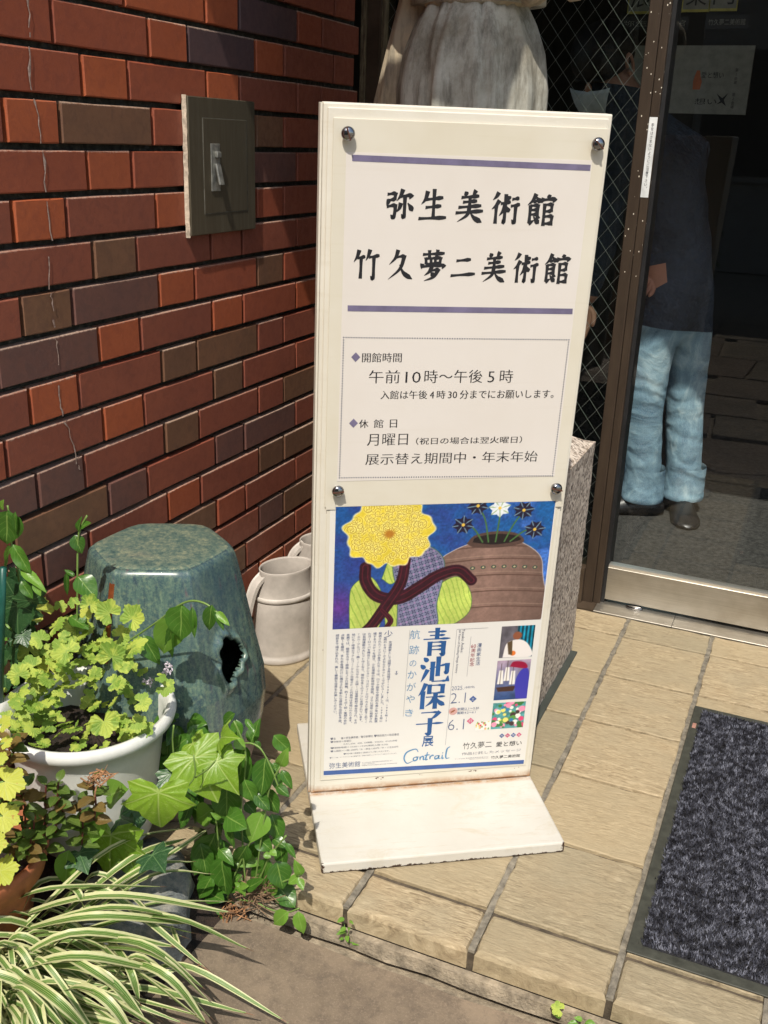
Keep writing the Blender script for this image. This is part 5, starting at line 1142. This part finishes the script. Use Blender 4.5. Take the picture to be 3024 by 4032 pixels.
# ivy with big lime leaves
iv = empty('lime_ivy', (-.66, -1.40, GZ), 0, 'ivy with large lime green lobed leaves between the white pot and the rock', 'plant')
k2 = lambda x, y: (x*.4219/1.8228, (2900+y*.4219)/1.8228)
for (c, t, pl, s, mm) in ((k2(1480, 500), k2(1430, 850), -1.50, 1, IML), (k3(590, 460), k3(720, 640), -1.41, 1, IML), (k3(385, 410), k3(560, 735), -1.42, 1, IML), (k3(640, 250), k3(640, 120), -1.39, 1, IML), (k3(370, 300), k3(450, 330), -1.40, 1, IML), (k2(1040, 900), k2(960, 1250), -1.50, 1, IML), (k2(1120, 760), k2(1200, 700), -1.47, 1, IMD), (k2(640, 1060), k2(560, 1290), -1.56, 1, VML), (k2(1000, 560), k2(1090, 390), -1.50, 1, VML), (k2(900, 700), k2(640, 760), -1.55, 1, VML), (k2(950, 690), k2(820, 860), -1.55, 1, VML), (k2(1190, 1070), k2(1240, 1210), -1.49, 1, IML), (k2(740, 1080), k2(790, 1160), -1.55, 1, IMD), (k2(1420, 1100), k2(1500, 1140), -1.50, 1, IMD), (k2(1600, 330), k2(1640, 460), -1.43, 1, IMD), (k2(1300, 640), k2(1270, 760), -1.46, 1, IMD)):
    leaf_at(mm, iv, *c, *t, 1, pl, 1., lean=Vector((.02, -.02, .0)), nrm=facing(.4, .5))
for P in ([k2(1700, 700), k2(1560, 560), k2(1490, 480)], [k3(100, 900), k3(380, 640), k3(385, 410)], [k3(400, 620), k3(520, 540), k3(590, 460)], [k2(1300, 900), k2(1150, 900), k2(1040, 900)]):
    tube('vine_stem', catmull([px(*q, 1, -1.46)-iv.location for q in P], 5), .0013, STEMG, iv, 5)
# climber against the brick wall at the left
cl = empty('wall_climber', (-.95, -1.40, .0), 0, 'dark ivy and periwinkle shoots climbing the brick wall at its left edge', 'plant')
k1 = lambda x, y: (x*.4975/1.8228, (2000+y*.4975)/1.8228)
for b, t, w, mm in ((k1(60, 20), k1(60, 268), 1.2, VM), (k1(95, 310), k1(5, 470), 1, VM), (k1(105, 290), k1(236, 500), .6, VM), (k1(165, 490), k1(350, 605), .6, VML), (k1(170, 580), k1(260, 700), .8, VM), (k1(120, 30), k1(130, 190), .4, VM), (k1(10, 10), k1(30, -60), 1, VML), (k1(270, 590), k1(330, 680), .8, VML), (k1(590, 215), k1(655, 338), 1.3, VM), (k1(640, 150), k1(715, 110), .7, VM), (k1(620, 190), k1(640, 80), .6, VM), (k1(590, 540), k1(530, 480), .7, VM), (k1(530, 500), k1(540, 680), .3, VM), (k1(610, 540), k1(765, 690), 1.1, VM), (k1(550, 860), k1(700, 930), .8, VM), (k1(770, 800), k1(850, 830), .8, VML)):
    pl = -1.36 if b[0] > 120 else -1.44
    leaf_at(mm, cl, *b, *t, 1, pl, w, lean=Vector((0, -.004, 0)))
for b, t, mm in ((k1(120, 700), k1(60, 520), IMD), (k1(140, 760), k1(170, 1000), IMD), (k1(60, 1200), k1(10, 1100), IMD), (k1(90, 1180), k1(160, 1100), IMD), (k1(40, 1330), k1(80, 1450), IMD), (k1(250, 740), k1(220, 560), IMD), (k1(60, 900), k1(0, 1040), IMD), (k1(180, 1000), k1(250, 1080), IMD), (k1(60, 880), k1(110, 930), VML), (k1(20, 1020), k1(70, 1010), VML), (k1(30, 620), k1(-20, 720), IMD), (k1(250, 860), k1(300, 820), IMD)):
    leaf_at(mm, cl, *b, *t, 1, -1.43, 1., lean=Vector((0, -.01, 0)), nrm=facing(.6, .3))
for i in range(60):
    q = px(*k1(rnd.uniform(-60, 260), rnd.uniform(480, 1500)), 1, -1.38+rnd.uniform(0, .05))
    if q.x < XW+.01: q.x = XW+.01
    place(rnd.choice(IMD), cl, q, (rnd.gauss(0, .7), rnd.gauss(-.3, .4), rnd.gauss(-.3, .7)), facing(1.3, .1), rnd.uniform(.025, .05))
for P, pl in (([k1(-30, 1400), k1(120, 1000), k1(150, 560), k1(95, 330), k1(80, 100), k1(60, -20)], -1.41), ([k1(610, 1000), k1(612, 700), k1(615, 330), k1(630, 180), k1(690, 60)], -1.36), ([k1(-20, 1090), k1(90, 980), k1(230, 790)], -1.42)):
    tube('vine_stem', catmull([px(*q, 1, pl)-cl.location for q in P], 5), .0016, STEMG, cl, 6)
# arching shoot in front of the stool
sh = empty('arching_shoot', (-.80, -1.36, .2), 0, 'single arching periwinkle shoot reaching over the front of the green stool', 'plant')
for b, t, w, mm in ((c3(872, 790), c3(838, 975), .95, VML), (c3(915, 742), c3(915, 900), 1.1, VM), (c3(965, 750), c3(992, 890), .35, VM), (c3(1065, 742), c3(1055, 862), .8, VM), (c3(1090, 775), c3(1158, 828), .6, VML), (c3(1085, 775), c3(1135, 850), .5, VM), (c3(720, 895), c3(800, 1022), .9, VM), (c3(870, 830), c3(845, 1000), .5, VM), (c3(700, 830), c3(640, 860), 1, VML)):
    leaf_at(mm, sh, *b, *t, 1, -1.345, w, lean=Vector((0, -.008, 0)))
tube('vine_stem', catmull([px(*c3(x, y), 1, -1.345)-sh.location for x, y in ((560, 980), (690, 895), (800, 820), (890, 750), (960, 722), (1030, 735), (1085, 775), (1140, 815))], 5), .0017, STEMG, sh, 6)
# green cane
tube('plant_cane', [px(7, 1226, 1, -1.46), px(4, 1330, 1, -1.46), px(0, 1520, 1, -1.46)], .0050, plain('green_cane', (.012, .085, .065), .35, bump=0), None, 10)
setp(bpy.data.objects['plant_cane'], 'dark green plastic plant cane at the left edge among the ivy', 'cane')
# ---- bronze mint in the terracotta pot
mi_ = empty('mint_plant', (-.85, -1.62, .14), 0, 'bronze green mint with reddish stems growing out of the terracotta pot', 'plant')
for (x0_, y0_, x1_, y1_, pl, lf) in ((60, 620, 90, 60, -1.62, 34), (215, 1080, 215, 470, -1.61, 30), (430, 1050, 430, 450, -1.60, 30), (520, 900, 545, 420, -1.60, 26), (765, 1010, 740, 620, -1.57, 30), (880, 780, 870, 430, -1.57, 34), (110, 1080, 60, 760, -1.62, 24), (330, 1120, 320, 780, -1.62, 24), (600, 760, 600, 560, -1.59, 30), (250, 1130, 300, 950, -1.63, 22), (130, 200, 90, 20, -1.60, 34), (30, 900, 40, 560, -1.63, 26)):
    a = px(*k2(x0_, y0_), 1, pl); b = px(*k2(x1_, y1_), 1, pl); a0 = a.copy(); L = (b-a).length; P = catmull([a, a.lerp(b, .5)+Vector((rnd.uniform(-.004, .004), 0, 0)), b], 5); tube('mint_stem', [p-mi_.location for p in P], .0014, STEMR, mi_, 5)
    n = max(4, int(L/.0125))
    for i in range(n+1):
        t = i/n; q = a.lerp(b, t); ang = i*1.57+rnd.uniform(-.3, .3); s = (.018+.007*rnd.random())*(1 if i < n else .8)*(1.25 if lf > 28 else 1)
        for k in (0, math.pi):
            dv = Vector((math.cos(ang+k), math.sin(ang+k), .25 if i < n else .7)); place(rnd.choice(MMB if rnd.random() < (.65 if lf > 30 else .22) else MM), mi_, q, dv, Vector((0, -.25, 1))+Vector((rnd.gauss(0, .2), rnd.gauss(0, .2), 0)), s)
# yellow geranium leaves hanging in from the left
yg = empty('yellow_geranium', (-.86, -1.68, .12), 0, 'pale yellow geranium leaves with browning edges at the left edge over the terracotta pot', 'plant')
for x, y, s, a in ((60, 420, 290, -.2), (40, 740, 240, -.3), (10, 1260, 260, .3), (50, 60, 120, .5), (30, -110, 150, .8), (-60, 1000, 200, 0), (0, 200, 120, 0)):
    q = px(*k2(x-s*.1, y), 1, -1.67); dist = (q-CAM).length; sz = s*.4219/FPX*dist*1.1; dv = cr*math.cos(a)-cdn*math.sin(a); place(rnd.choice(GMY), yg, q, dv, (.0, -.5, .8), sz)
    tube('leaf_stalk', [q-yg.location, q+Vector((-.05, .0, -.03))-yg.location], .0012, STEMG, yg, 5)
# ---- striped grass (ribbon leaves)
m = NT('striped_blade'); uv = m.coord('UV'); sx = m.add('SeparateXYZ'); m.l(uv, sx.inputs[0]); u = m.math('ABSOLUTE', m.math('SUBTRACT', sx.outputs[0], .5)); v = sx.outputs[1]; rv = m.add('ObjectInfo').outputs['Random']
n_ = m.noise(m.mapped('Position'), 200, 3); str_ = m.math('SINE', m.math('ADD', m.math('MULTIPLY', sx.outputs[0], 42), m.math('MULTIPLY', rv, 20)))
gr = m.mix(m.fr(str_, .1, .7), (.085, .185, .030), (.20, .34, .07)); cream = m.mix(n_, (.56, .57, .27), (.72, .72, .42))
cen = m.math('ADD', .26, m.math('MULTIPLY', m.math('SUBTRACT', rv, .5), .16)); c = m.mix(m.fr(m.math('SUBTRACT', u, cen), -.02, .02), gr, cream)
c = m.mix(m.math('MULTIPLY', m.math('GREATER_THAN', str_, .93), .7), c, cream)
brn = m.math('ADD', m.fr(v, .90, .99, 0, .55), m.math('MULTIPLY', m.fr(u, .40, .5, 0, .35), m.fr(v, .5, .9))); br2 = m.math('GREATER_THAN', m.math('ADD', brn, m.math('MULTIPLY', n_, .6)), .74)
c = m.mix(br2, c, m.mix(n_, (.10, .045, .030), (.34, .20, .11))); m.col(c); m.rough(.36); m.bump(str_, .25, .0004)
tr = m.add('BsdfTranslucent'); m.l(c, tr.inputs[0]); x = m.add('MixShader'); x.inputs[0].default_value = .22; m.l(m.b.outputs[0], x.inputs[1]); m.l(tr.outputs[0], x.inputs[2]); m.l(x.outputs[0], m.out.inputs[0]); BLADE = m.m
lg = empty('striped_grass', (-.80, -1.70, GZ), 0, 'clump of cream and green striped ribbon grass leaves arching over the lower paving', 'plant')
kb = lambda x, y: (x*.43, 1591+y*.43)
def blade(P, w, twist=0.):
    Q = catmull(P, 6); n = len(Q); V = []; F = []; uv = []
    side0 = None
    for i, q in enumerate(Q):
        t = (Q[min(i+1, n-1)]-Q[max(i-1, 0)]).normalized(); s = i/(n-1); sd = t.cross(Vector((0, 0, 1))); sd = sd.normalized() if sd.length > .05 else Vector((1, 0, 0)); up = sd.cross(t); a = twist*s; sd, up = sd*math.cos(a)+up*math.sin(a), up*math.cos(a)-sd*math.sin(a)
        ww = w*min(1, .55+s*2.2)*(1-max(0, (s-.72)/.28)**2*.92)/2
        for k, (o, h) in enumerate(((-1, .22), (-.5, .06), (0, -.10), (.5, .06), (1, .22))): p = q+sd*o*ww+up*h*ww-lg.location; V.append(p); uv.append((.5+o*.5, s))
    for i in range(n-1):
        for k in range(4): a = i*5+k; F.append((a, a+1, a+6, a+5))
    return mk('leaf', V, F, BLADE, lg, True, uv=uv)
BL_ = [((60, 1010), (560, 560), (985, 450), .22, .16, .010), ((200, 1000), (650, 620), (935, 512), .18, .14, .009), ((260, 980), (780, 640), (1060, 455), .15, .12, .006), ((250, 1000), (700, 670), (985, 628), .17, .12, .010), ((300, 1000), (760, 700), (1078, 692), .14, .10, .009),
       ((-60, 900), (250, 765), (840, 755), .22, .12, .010), ((-120, 980), (500, 800), (1182, 888), .20, .08, .012), ((-60, 1040), (550, 860), (1100, 972), .19, .07, .012), ((-20, 1010), (450, 905), (960, 940), .20, .10, .012), ((200, 1050), (780, 900), (1275, 1080), .15, .04, .011), ((-100, 1260), (350, 990), (900, 1060), .18, .08, .011),
       ((-100, 1250), (350, 1105), (852, 1188), .20, .10, .013), ((100, 1000), (420, 1150), (720, 1360), .20, .10, .011), ((300, 1040), (700, 1040), (1032, 1272), .17, .05, .012), ((340, 1060), (760, 1090), (1062, 1340), .15, .03, .010), ((400, 1080), (800, 1180), (1040, 1445), .14, .02, .011), ((100, 1150), (480, 1180), (740, 1440), .18, .08, .012), ((-50, 1130), (240, 1290), (480, 1520), .2, .1, .012), ((150, 1180), (500, 1300), (700, 1560), .16, .06, .012), ((500, 960), (640, 1150), (700, 1330), .13, .08, .009), ((450, 1000), (560, 1100), (640, 1180), .15, .12, .008), ((860, 950), (890, 1030), (905, 1090), .05, .02, .006), ((250, 760), (380, 770), (430, 900), .20, .16, .008), ((480, 760), (560, 800), (480, 865), .18, .15, .006)]
for (a, b, c, hm, ht, w) in BL_:
    blade([px(*kb(*a), 2, .02 if hm < .21 else .06), px(*kb(*b), 2, hm*.62), px(*kb(*c), 2, ht*.55)], w*1.18, rnd.uniform(-.5, .5))
for i in range(230):
    r0 = Vector((-.785+rnd.gauss(0, .045), -1.715+rnd.gauss(0, .05), GZ+.01)); a = rnd.uniform(-1.9, .95) if i % 5 else rnd.uniform(-3.2, 3.2); L = rnd.uniform(.16, .34)*(1 if a < .55 else .8); hgt = rnd.uniform(.07, .17); d = Vector((math.cos(a), math.sin(a), 0)); sd = Vector((-d.y, d.x, 0))*rnd.uniform(-.04, .04)
    if r0.x+d.x*L < XW+.02: L = abs((XW+.03-r0.x)/d.x)
    tip = r0+d*L+sd; tip.z = GZ+rnd.uniform(.01, .09); mid = r0.lerp(tip, .48)+sd*.4; mid.z = GZ+hgt
    q1 = r0.lerp(mid, .5); q1.z = GZ+hgt*.70
    blade([r0, q1, mid, tip], rnd.uniform(.0065, .0135), rnd.uniform(-.7, .7))
# ---- small weeds rooted in the joint under the step
def weed(loc, n, r, label, s, hz=.03):
    w = empty('small_weed', loc, 0, label, 'weed')
    for i in range(n):
        a = rnd.uniform(0, 6.283); q = Vector(loc)+Vector((r*math.cos(a)*rnd.random(), -abs(math.sin(a))*r*.5, rnd.uniform(.0, hz))); place(rnd.choice(VML+GM[:1] if n > 20 else VML), w, q, (math.cos(a), -abs(math.sin(a)), rnd.uniform(-.2, .5)), (0, -.6, 1), rnd.uniform(.6, 1.2)*s)
        if i % 3 == 0: tube('weed_stem', [Vector((0, 0, 0)), q-Vector(loc)], .0006, STEMG, w, 4)
    return w
q = px(752, 2030, 1, -1.350); weed((q.x, -1.352, GZ+.004), 11, .012, 'tiny weed with round leaves in the joint under the step below the sign', .013, .05)
q = px(1290, 2205, 1, -1.358); weed((q.x-.015, -1.362, GZ+.002), 26, .04, 'low clover like weed at the foot of the step near the bottom of the photo', .019, .034); weed((q.x+.035, -1.362, GZ+.002), 16, .02, 'small weed with withered flower heads right of the clover like weed by the step', .015, .030)
def dry(loc, n, sp, label, name='dry_leaf_litter'):
    geo = []
    for i in range(n):
        q = Vector(loc)+Vector((rnd.gauss(0, sp), rnd.gauss(0, sp), rnd.uniform(.002, .010))); d = Vector((rnd.gauss(0, 1), rnd.gauss(0, 1), rnd.gauss(0, .6))).normalized()*rnd.uniform(.004, .016); k = Vector((rnd.gauss(0, .004), rnd.gauss(0, .004), rnd.uniform(0, .006))); geo.append(tube_geo([q-d, q+k, q+d], [rnd.uniform(.0005, .0016)]*2+[.0003], 4, False))
    V, F = merge(geo); o = mk(name, V, F, DRY); setp(o, label, 'dry leaves', kind='stuff'); return o
dry(px(505, 1975, 2, GZ), 42, .012, 'withered curled leaves lying on the paving beside the vine')
dry(px(215, 1690, 1, -1.57), 26, .008, 'pinkish withered flower heads in front of the white pot')

# ---------------------------------------------------------------- person standing inside behind the glass
def skin_body(name, V, E_, Rr, parent, mat, sub=2):
    me = bpy.data.meshes.new(name+'_k'); me.from_pydata([tuple(v) for v in V], E_, []); o = bpy.data.objects.new(name+'_k', me); COL.objects.link(o)
    sm_ = o.modifiers.new('s', 'SKIN'); sm_.use_smooth_shade = True; s2 = o.modifiers.new('u', 'SUBSURF'); s2.levels = sub; s2.render_levels = sub
    if not me.skin_vertices: me.attributes  # layer comes with the modifier
    sv = me.skin_vertices[0].data if me.skin_vertices else None
    if sv:
        for i, r in enumerate(Rr): sv[i].radius = (r if isinstance(r, tuple) else (r, r)); sv[i].use_root = (i == 0)
    dg = bpy.context.evaluated_depsgraph_get(); dg.update(); m2 = bpy.data.meshes.new_from_object(o.evaluated_get(dg)); bpy.data.objects.remove(o)
    m2.name = name
    return link(name, m2, mat, parent)
def denim():
    m = NT('blue_denim'); p = m.mapped('Position'); a = m.noise(p, 9, 5, .65, .8); w = m.add('TexWave'); w.inputs['Scale'].default_value = 5; w.inputs['Distortion'].default_value = 14; w.inputs['Detail'].default_value = 3; w.bands_direction = 'Z'; m.l(p, w.inputs['Vector']); f = m.noise(m.mapped('Position', (1, 1, .2)), 900, 2)
    c = m.ramp(a, [(.32, (.075, .16, .235)), (.52, (.19, .32, .40)), (.7, (.44, .57, .61))]); c = m.mix(m.fr(f, .4, .7, 0, .3), c, (.55, .65, .68)); m.col(c); m.rough(.85); m.bump(m.math('ADD', m.math('MULTIPLY', w.outputs['Fac'], .35), a), .7, .012); return m.m
JEAN = denim(); JACK = plain('navy_jacket', (.045, .058, .085), .8, var=.35, scale=3.2, bump=1.0, bd=.03, which='Position'); SHOE = plain('black_leather', (.018, .017, .017), .35, bump=0); FLESH = plain('flesh', (.52, .25, .17), .55, var=.08, scale=12, bump=0); MASK = plain('mask_cloth', (.62, .66, .70), .8, bump=0); HAIR = plain('dark_hair', (.018, .013, .012), .6, scale=60, var=.4)
pe = empty('person', (-.27, .78, -.004), 0, 'person in navy jacket, blue jeans and face mask bending forward behind the glass door', 'person')
def pp(u, v, y): return px(u, v, 1, y)-pe.location
K = [pp(1452, 660, .80), pp(1455, 560, .80), pp(1430, 430, .78), pp(1385, 300, .75), pp(1340, 215, .72), pp(1302, 150, .70),   # pelvis, belly, chest, shoulders, neck, head
     pp(1418, 700, .74), pp(1388, 880, .72), pp(1388, 1062, .73),                       # left leg
     pp(1488, 700, .84), pp(1478, 880, .84), pp(1476, 1052, .82),                       # right leg
     pp(1330, 330, .66), pp(1300, 500, .62), pp(1262, 660, .60),                       # arm
     pp(1470, 330, .84), pp(1500, 500, .86), pp(1400, 600, .68)]
for i in (8, 11): K[i].z = .085
E_ = [(0, 1), (1, 2), (2, 3), (3, 4), (4, 5), (0, 6), (6, 7), (7, 8), (0, 9), (9, 10), (10, 11), (3, 12), (12, 13), (13, 14), (3, 15), (15, 16), (16, 17)]
RR = [.12, .125, .14, .12, .055, .085, .086, .064, .060, .086, .064, .060, .062, .052, .036, .062, .052, .036]
bd_o = skin_body('body', K, E_, RR, pe, [JACK, JEAN, FLESH, SHOE], 2)
from mathutils import noise as mn
for v in bd_o.data.vertices:
    c = v.co; k = .011 if c.z > .62 else .0028
    if (c-K[5]).length < .14 or (c-K[14]).length < .06 or (c-K[17]).length < .06: k = 0
    v.co = c + v.normal*(mn.noise(Vector((c.x*9, c.y*9, c.z*6)))*k*1.3+mn.noise(Vector((c.x*22, c.y*22, c.z*34)))*k)
hipz = pp(1450, 705, .80).z; headp = K[5]
bb = bmesh.new(); bb.from_mesh(bd_o.data)
for zc_ in (hipz, K[4].z+.01): bmesh.ops.bisect_plane(bb, geom=bb.verts[:]+bb.edges[:]+bb.faces[:], plane_co=(0, 0, zc_), plane_no=(.08, .05, 1))
bb.to_mesh(bd_o.data); bb.free()
for p in bd_o.data.polygons:
    c = p.center; mi = 0
    if Vector((c.x, c.y, c.z-hipz)).dot(Vector((.08, .05, 1))) < 0: mi = 1
    if (c-headp).length < .125 and Vector((c.x, c.y, c.z-K[4].z-.01)).dot(Vector((.08, .05, 1))) > 0: mi = 2
    if (c-K[14]).length < .045 or (c-K[17]).length < .045: mi = 2
    p.material_index = mi; p.use_smooth = True
# trouser hems and shoes
for (ank, da, nm) in ((K[8], math.radians(200), 0), (K[11], math.radians(285), 1)):
    d = Vector((math.cos(da), math.sin(da), 0)); s_ = Vector((-d.y, d.x, 0)); c0 = Vector((ank.x, ank.y, 0))
    rings = [[Vector((ank.x, ank.y, z))+Vector((math.cos(t)*r, math.sin(t)*r*1.05, 0)) for t in [2*math.pi*k/28 for k in range(28)]] for r, z in ((.066, .050), (.068, .052), (.068, .068), (.0665, .070), (.066, .11), (.064, .16))]
    V, F = loft(rings, False, False); mk('trouser_hem', V, F, JEAN, pe, True)
    rings = []
    for t in np.linspace(0, 1, 16):
        w = np.interp(t, [0, .1, .3, .6, .8, .95, 1], [.012, .032, .036, .042, .046, .030, .006]); h = np.interp(t, [0, .1, .35, .6, .85, 1], [.035, .062, .075, .052, .034, .010]); c_ = c0+d*(-.075+.27*t)
        rings.append([c_+s_*math.cos(a)*w+Vector((0, 0, max(0.0045, .012+math.sin(a)*(h-.012) if math.sin(a) > 0 else .0045))) for a in [2*math.pi*k/20 for k in range(20)]])
    V, F = loft(rings); mk('shoe', V, F, SHOE, pe, True)
# head details: face looks down to the left, turned a little to the street
fd = Vector((-.22, -.72, -.62)).normalized(); hs = fd.cross(Vector((0, 0, 1))).normalized(); hu = hs.cross(fd)
def hp(a, b, c): return headp+hs*a+hu*b+fd*c
V = []; F = []
for j in range(9):
    b = .004-j*.0125
    for i in range(9):
        a = (i/8*2-1)*(.066-.0042*j); V.append(hp(a, b-.004, .070+.030*math.sqrt(max(0, 1-(a/.075)**2))+.010*math.sin(j/8*3.1)))
F = [(j*9+i, j*9+i+1, (j+1)*9+i+1, (j+1)*9+i) for j in range(8) for i in range(8)]; o = mk('face_mask', V, F, MASK, pe, True); o.modifiers.new('cloth', 'SOLIDIFY').thickness = .002
V, F = loft([[hp(math.cos(t)*r*.086, .03+h, math.sin(t)*r*.098-.018) for t in [2*math.pi*k/28 for k in range(28)]] for r, h in ((1., -.02), (1.04, .01), (.98, .04), (.8, .068), (.45, .085), (.05, .09))]); mk('hair', V, F, HAIR, pe, True)
for sgn_ in (-1, 1):
    P = [hp(sgn_*.088, .012+.030*math.sin(a), -.005+.016*math.cos(a)) for a in np.linspace(0, 6.0, 14)]; tube('ear', P, [.005]*14, FLESH, pe, 8)
    V, F = loft([[hp(sgn_*.030+math.cos(t)*r*.016, .022+math.sin(t)*r*.007, .078+z) for t in [2*math.pi*k/12 for k in range(12)]] for r, z in ((1, 0), (.8, .006), (.3, .009))]); mk('eye', V, F, HAIR, pe, True)
V, F = loft([[hp(math.cos(t)*r*.011, .0+z*.6, .082+math.sin(t)*r*.010+.010*(1-abs(z)*20)) for t in [2*math.pi*k/10 for k in range(10)]] for r, z in ((.3, .03), (.8, .015), (1., 0), (.6, -.015))]); mk('nose', V, F, FLESH, pe, True)
for (wr, prev) in ((K[14], K[13]), (K[17], K[16])):
    d = (wr-prev).normalized(); s_ = d.cross(Vector((0, 1, 0))).normalized(); n_ = s_.cross(d)
    for k, L in enumerate((.060, .070, .072, .062)):
        b = wr+s_*(k-1.5)*.017+d*.035; tube('finger', catmull([wr+s_*(k-1.5)*.012, b, b+d*L*.55-n_*.008, b+d*L-n_*.026], 4), [.0085]*9+[.0078, .0072, .0065, .004], FLESH, pe, 8)
    tube('thumb', catmull([wr+s_*.01, wr+s_*.034+d*.02, wr+s_*.042+d*.055-n_*.012], 4), [.010]*5+[.0085, .008, .0072, .004], FLESH, pe, 8)
# information board inside
ib = empty('guide_board', (0, 2.0, 0), 0, 'dim white exhibition guide board with large characters hanging inside the building', 'notice board')
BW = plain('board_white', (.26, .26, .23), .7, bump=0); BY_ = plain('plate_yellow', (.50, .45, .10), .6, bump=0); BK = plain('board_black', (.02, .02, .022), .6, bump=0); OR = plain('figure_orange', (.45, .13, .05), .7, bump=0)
def q2(u, v): p = px(u, v, 1, 2.0); return p.x, p.z
def brd(name, u0, v0, u1, v1, d, mat):
    x0, z1_ = q2(u0, v0); x1_, z0_ = q2(u1, v1); return box(name, min(x0, x1_), max(x0, x1_), -.002-d, -.001-d+.001, min(z0_, z1_), max(z0_, z1_), mat, ib)
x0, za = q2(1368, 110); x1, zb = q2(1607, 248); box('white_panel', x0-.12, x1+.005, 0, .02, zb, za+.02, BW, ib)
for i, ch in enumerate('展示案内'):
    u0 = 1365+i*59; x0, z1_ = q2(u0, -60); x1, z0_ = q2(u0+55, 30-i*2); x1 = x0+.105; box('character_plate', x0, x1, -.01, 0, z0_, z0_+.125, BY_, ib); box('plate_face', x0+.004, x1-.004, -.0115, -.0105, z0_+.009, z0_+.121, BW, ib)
    P, F = fit(ch, x0+.014, z0_+.022, x1-.014, z0_+.110); mk('character', [(p[0], -.0125, p[1]) for p in P], F, BK, ib)
for s, u0, u1, v in (('弥生美術館', 1340, 1488, 49), ('竹久夢二美術館', 1523, 1618, 46)):
    x0, z0_ = q2(u0, v+9); x1, _ = q2(u1, v); box('heading_strip', x0, x1, -.0065, -.0055, z0_-.012, z0_+.035, BK, ib); P, F = fit(s, x0+.012, z0_, x1-.012, z0_+.022); mk('heading', [(p[0], -.0075, p[1]) for p in P], F, BW, ib)
for s, u, v, w in (('第1会場', 1590, 165, 0), ('第2会場', 1583, 218, 0)):
    x0, z0_ = q2(u, v)
    for P, F in vert_text(s, x0, z0_-.03, z0_+.03, .013): mk('room_text', [(p[0], -.0012, p[1]) for p in P], F, BK, ib)
for s, u, v in (('愛と想い', 1535, 163), ('想い', 1520, 220)):
    x0, z0_ = q2(u, v); P, F = fit(s, x0-.035, z0_-.01, x0+.05, z0_+.013); mk('exhibit_text', [(p[0], -.0012, p[1]) for p in P], F, BK, ib)
x0, z0_ = q2(1507, 170); V, F = loft([[(x0+a*k, -.0025, z0_+b*k-.01) for a, b in ((-.014, -.03), (.014, -.03), (.018, .0), (.010, .02), (.006, .04), (-.006, .04), (-.012, .02), (-.016, 0))] for k in (1., .5)], False, True); mk('figure_silhouette', V, F, OR, ib)
x0, z0_ = q2(1558, 216); mk('bird_silhouette', [(x0+a*.028, -.0012, z0_+b*.028) for a, b in ((-.6, -.6), (-.1, -.15), (-.7, .8), (.1, .25), (.8, .9), (.35, .0), (.75, -.8), (.1, -.35))], [(0, 1, 7), (1, 2, 3), (1, 3, 5, 7), (3, 4, 5), (5, 6, 7)], BK, ib)

# ---------------------------------------------------------------- across the street (seen as reflections in the glass)
HEDGE = plain('hedge_leaf', (.06, .13, .03), .6, var=.4, scale=8, bump=0, which='Position')
def shrub(loc, s, label, seed):
    r_ = random.Random(seed); V = []; F = []
    for i in range(5200):
        d = Vector((r_.gauss(0, 1), r_.gauss(0, 1), r_.gauss(0, 1))).normalized()*(r_.random()**.25)*(1+.25*math.sin(r_.random()*9)); c = Vector((d.x*s[0], d.y*s[1], s[2]+d.z*s[2])); a = Vector((r_.gauss(0, 1), r_.gauss(0, 1), r_.gauss(0, 1))).normalized()*.035; b = a.cross(Vector((r_.gauss(0, 1), r_.gauss(0, 1), r_.gauss(0, 1)))).normalized()*.018
        o = len(V); V += [c-a, c+b, c+a, c-b]; F.append((o, o+1, o+2, o+3))
    e = empty('street_shrub', loc, 0, label, 'shrub'); setp(mk('foliage', V, F, HEDGE, e), kind='stuff'); tube('trunk', [(0, 0, 0), (0, .02, s[2]*.8)], .03, STEMW, e, 8); return e
shrub((.9, -5.2, GZ), (.55, .4, .45), 'rounded green shrub across the street opposite the door', 1)
shrub((2.3, -5.6, GZ), (.6, .45, .7), 'taller green shrub across the street right of the rounded one', 2)
shrub((-1.6, -5.4, GZ), (.8, .4, .5), 'wide green shrub across the street left of the door', 5)
ob = empty('opposite_house', (0, -9.0, GZ), 0, 'plain pale house with windows across the street facing the museum', 'house')
HW = plain('house_render', (.34, .31, .27), .9, var=.1, scale=3, which='Position'); HG = plain('house_window', (.03, .035, .04), .15, bump=0); HR = plain('house_roof', (.07, .07, .075), .8)
box('wall', -5, 6, -3, 0, 0, 5.2, HW, ob); box('roof', -5.3, 6.3, -3.3, .3, 5.2, 5.5, HR, ob)
for x in (-3.6, -1.4, .8, 3.0):
    for z in (.9, 3.3):
        w = box('window', x, x+1.1, .003, .05, z, z+1.3, HW, ob); box('pane', x+.06, x+1.04, .0505, .056, z+.06, z+1.24, HG, w)
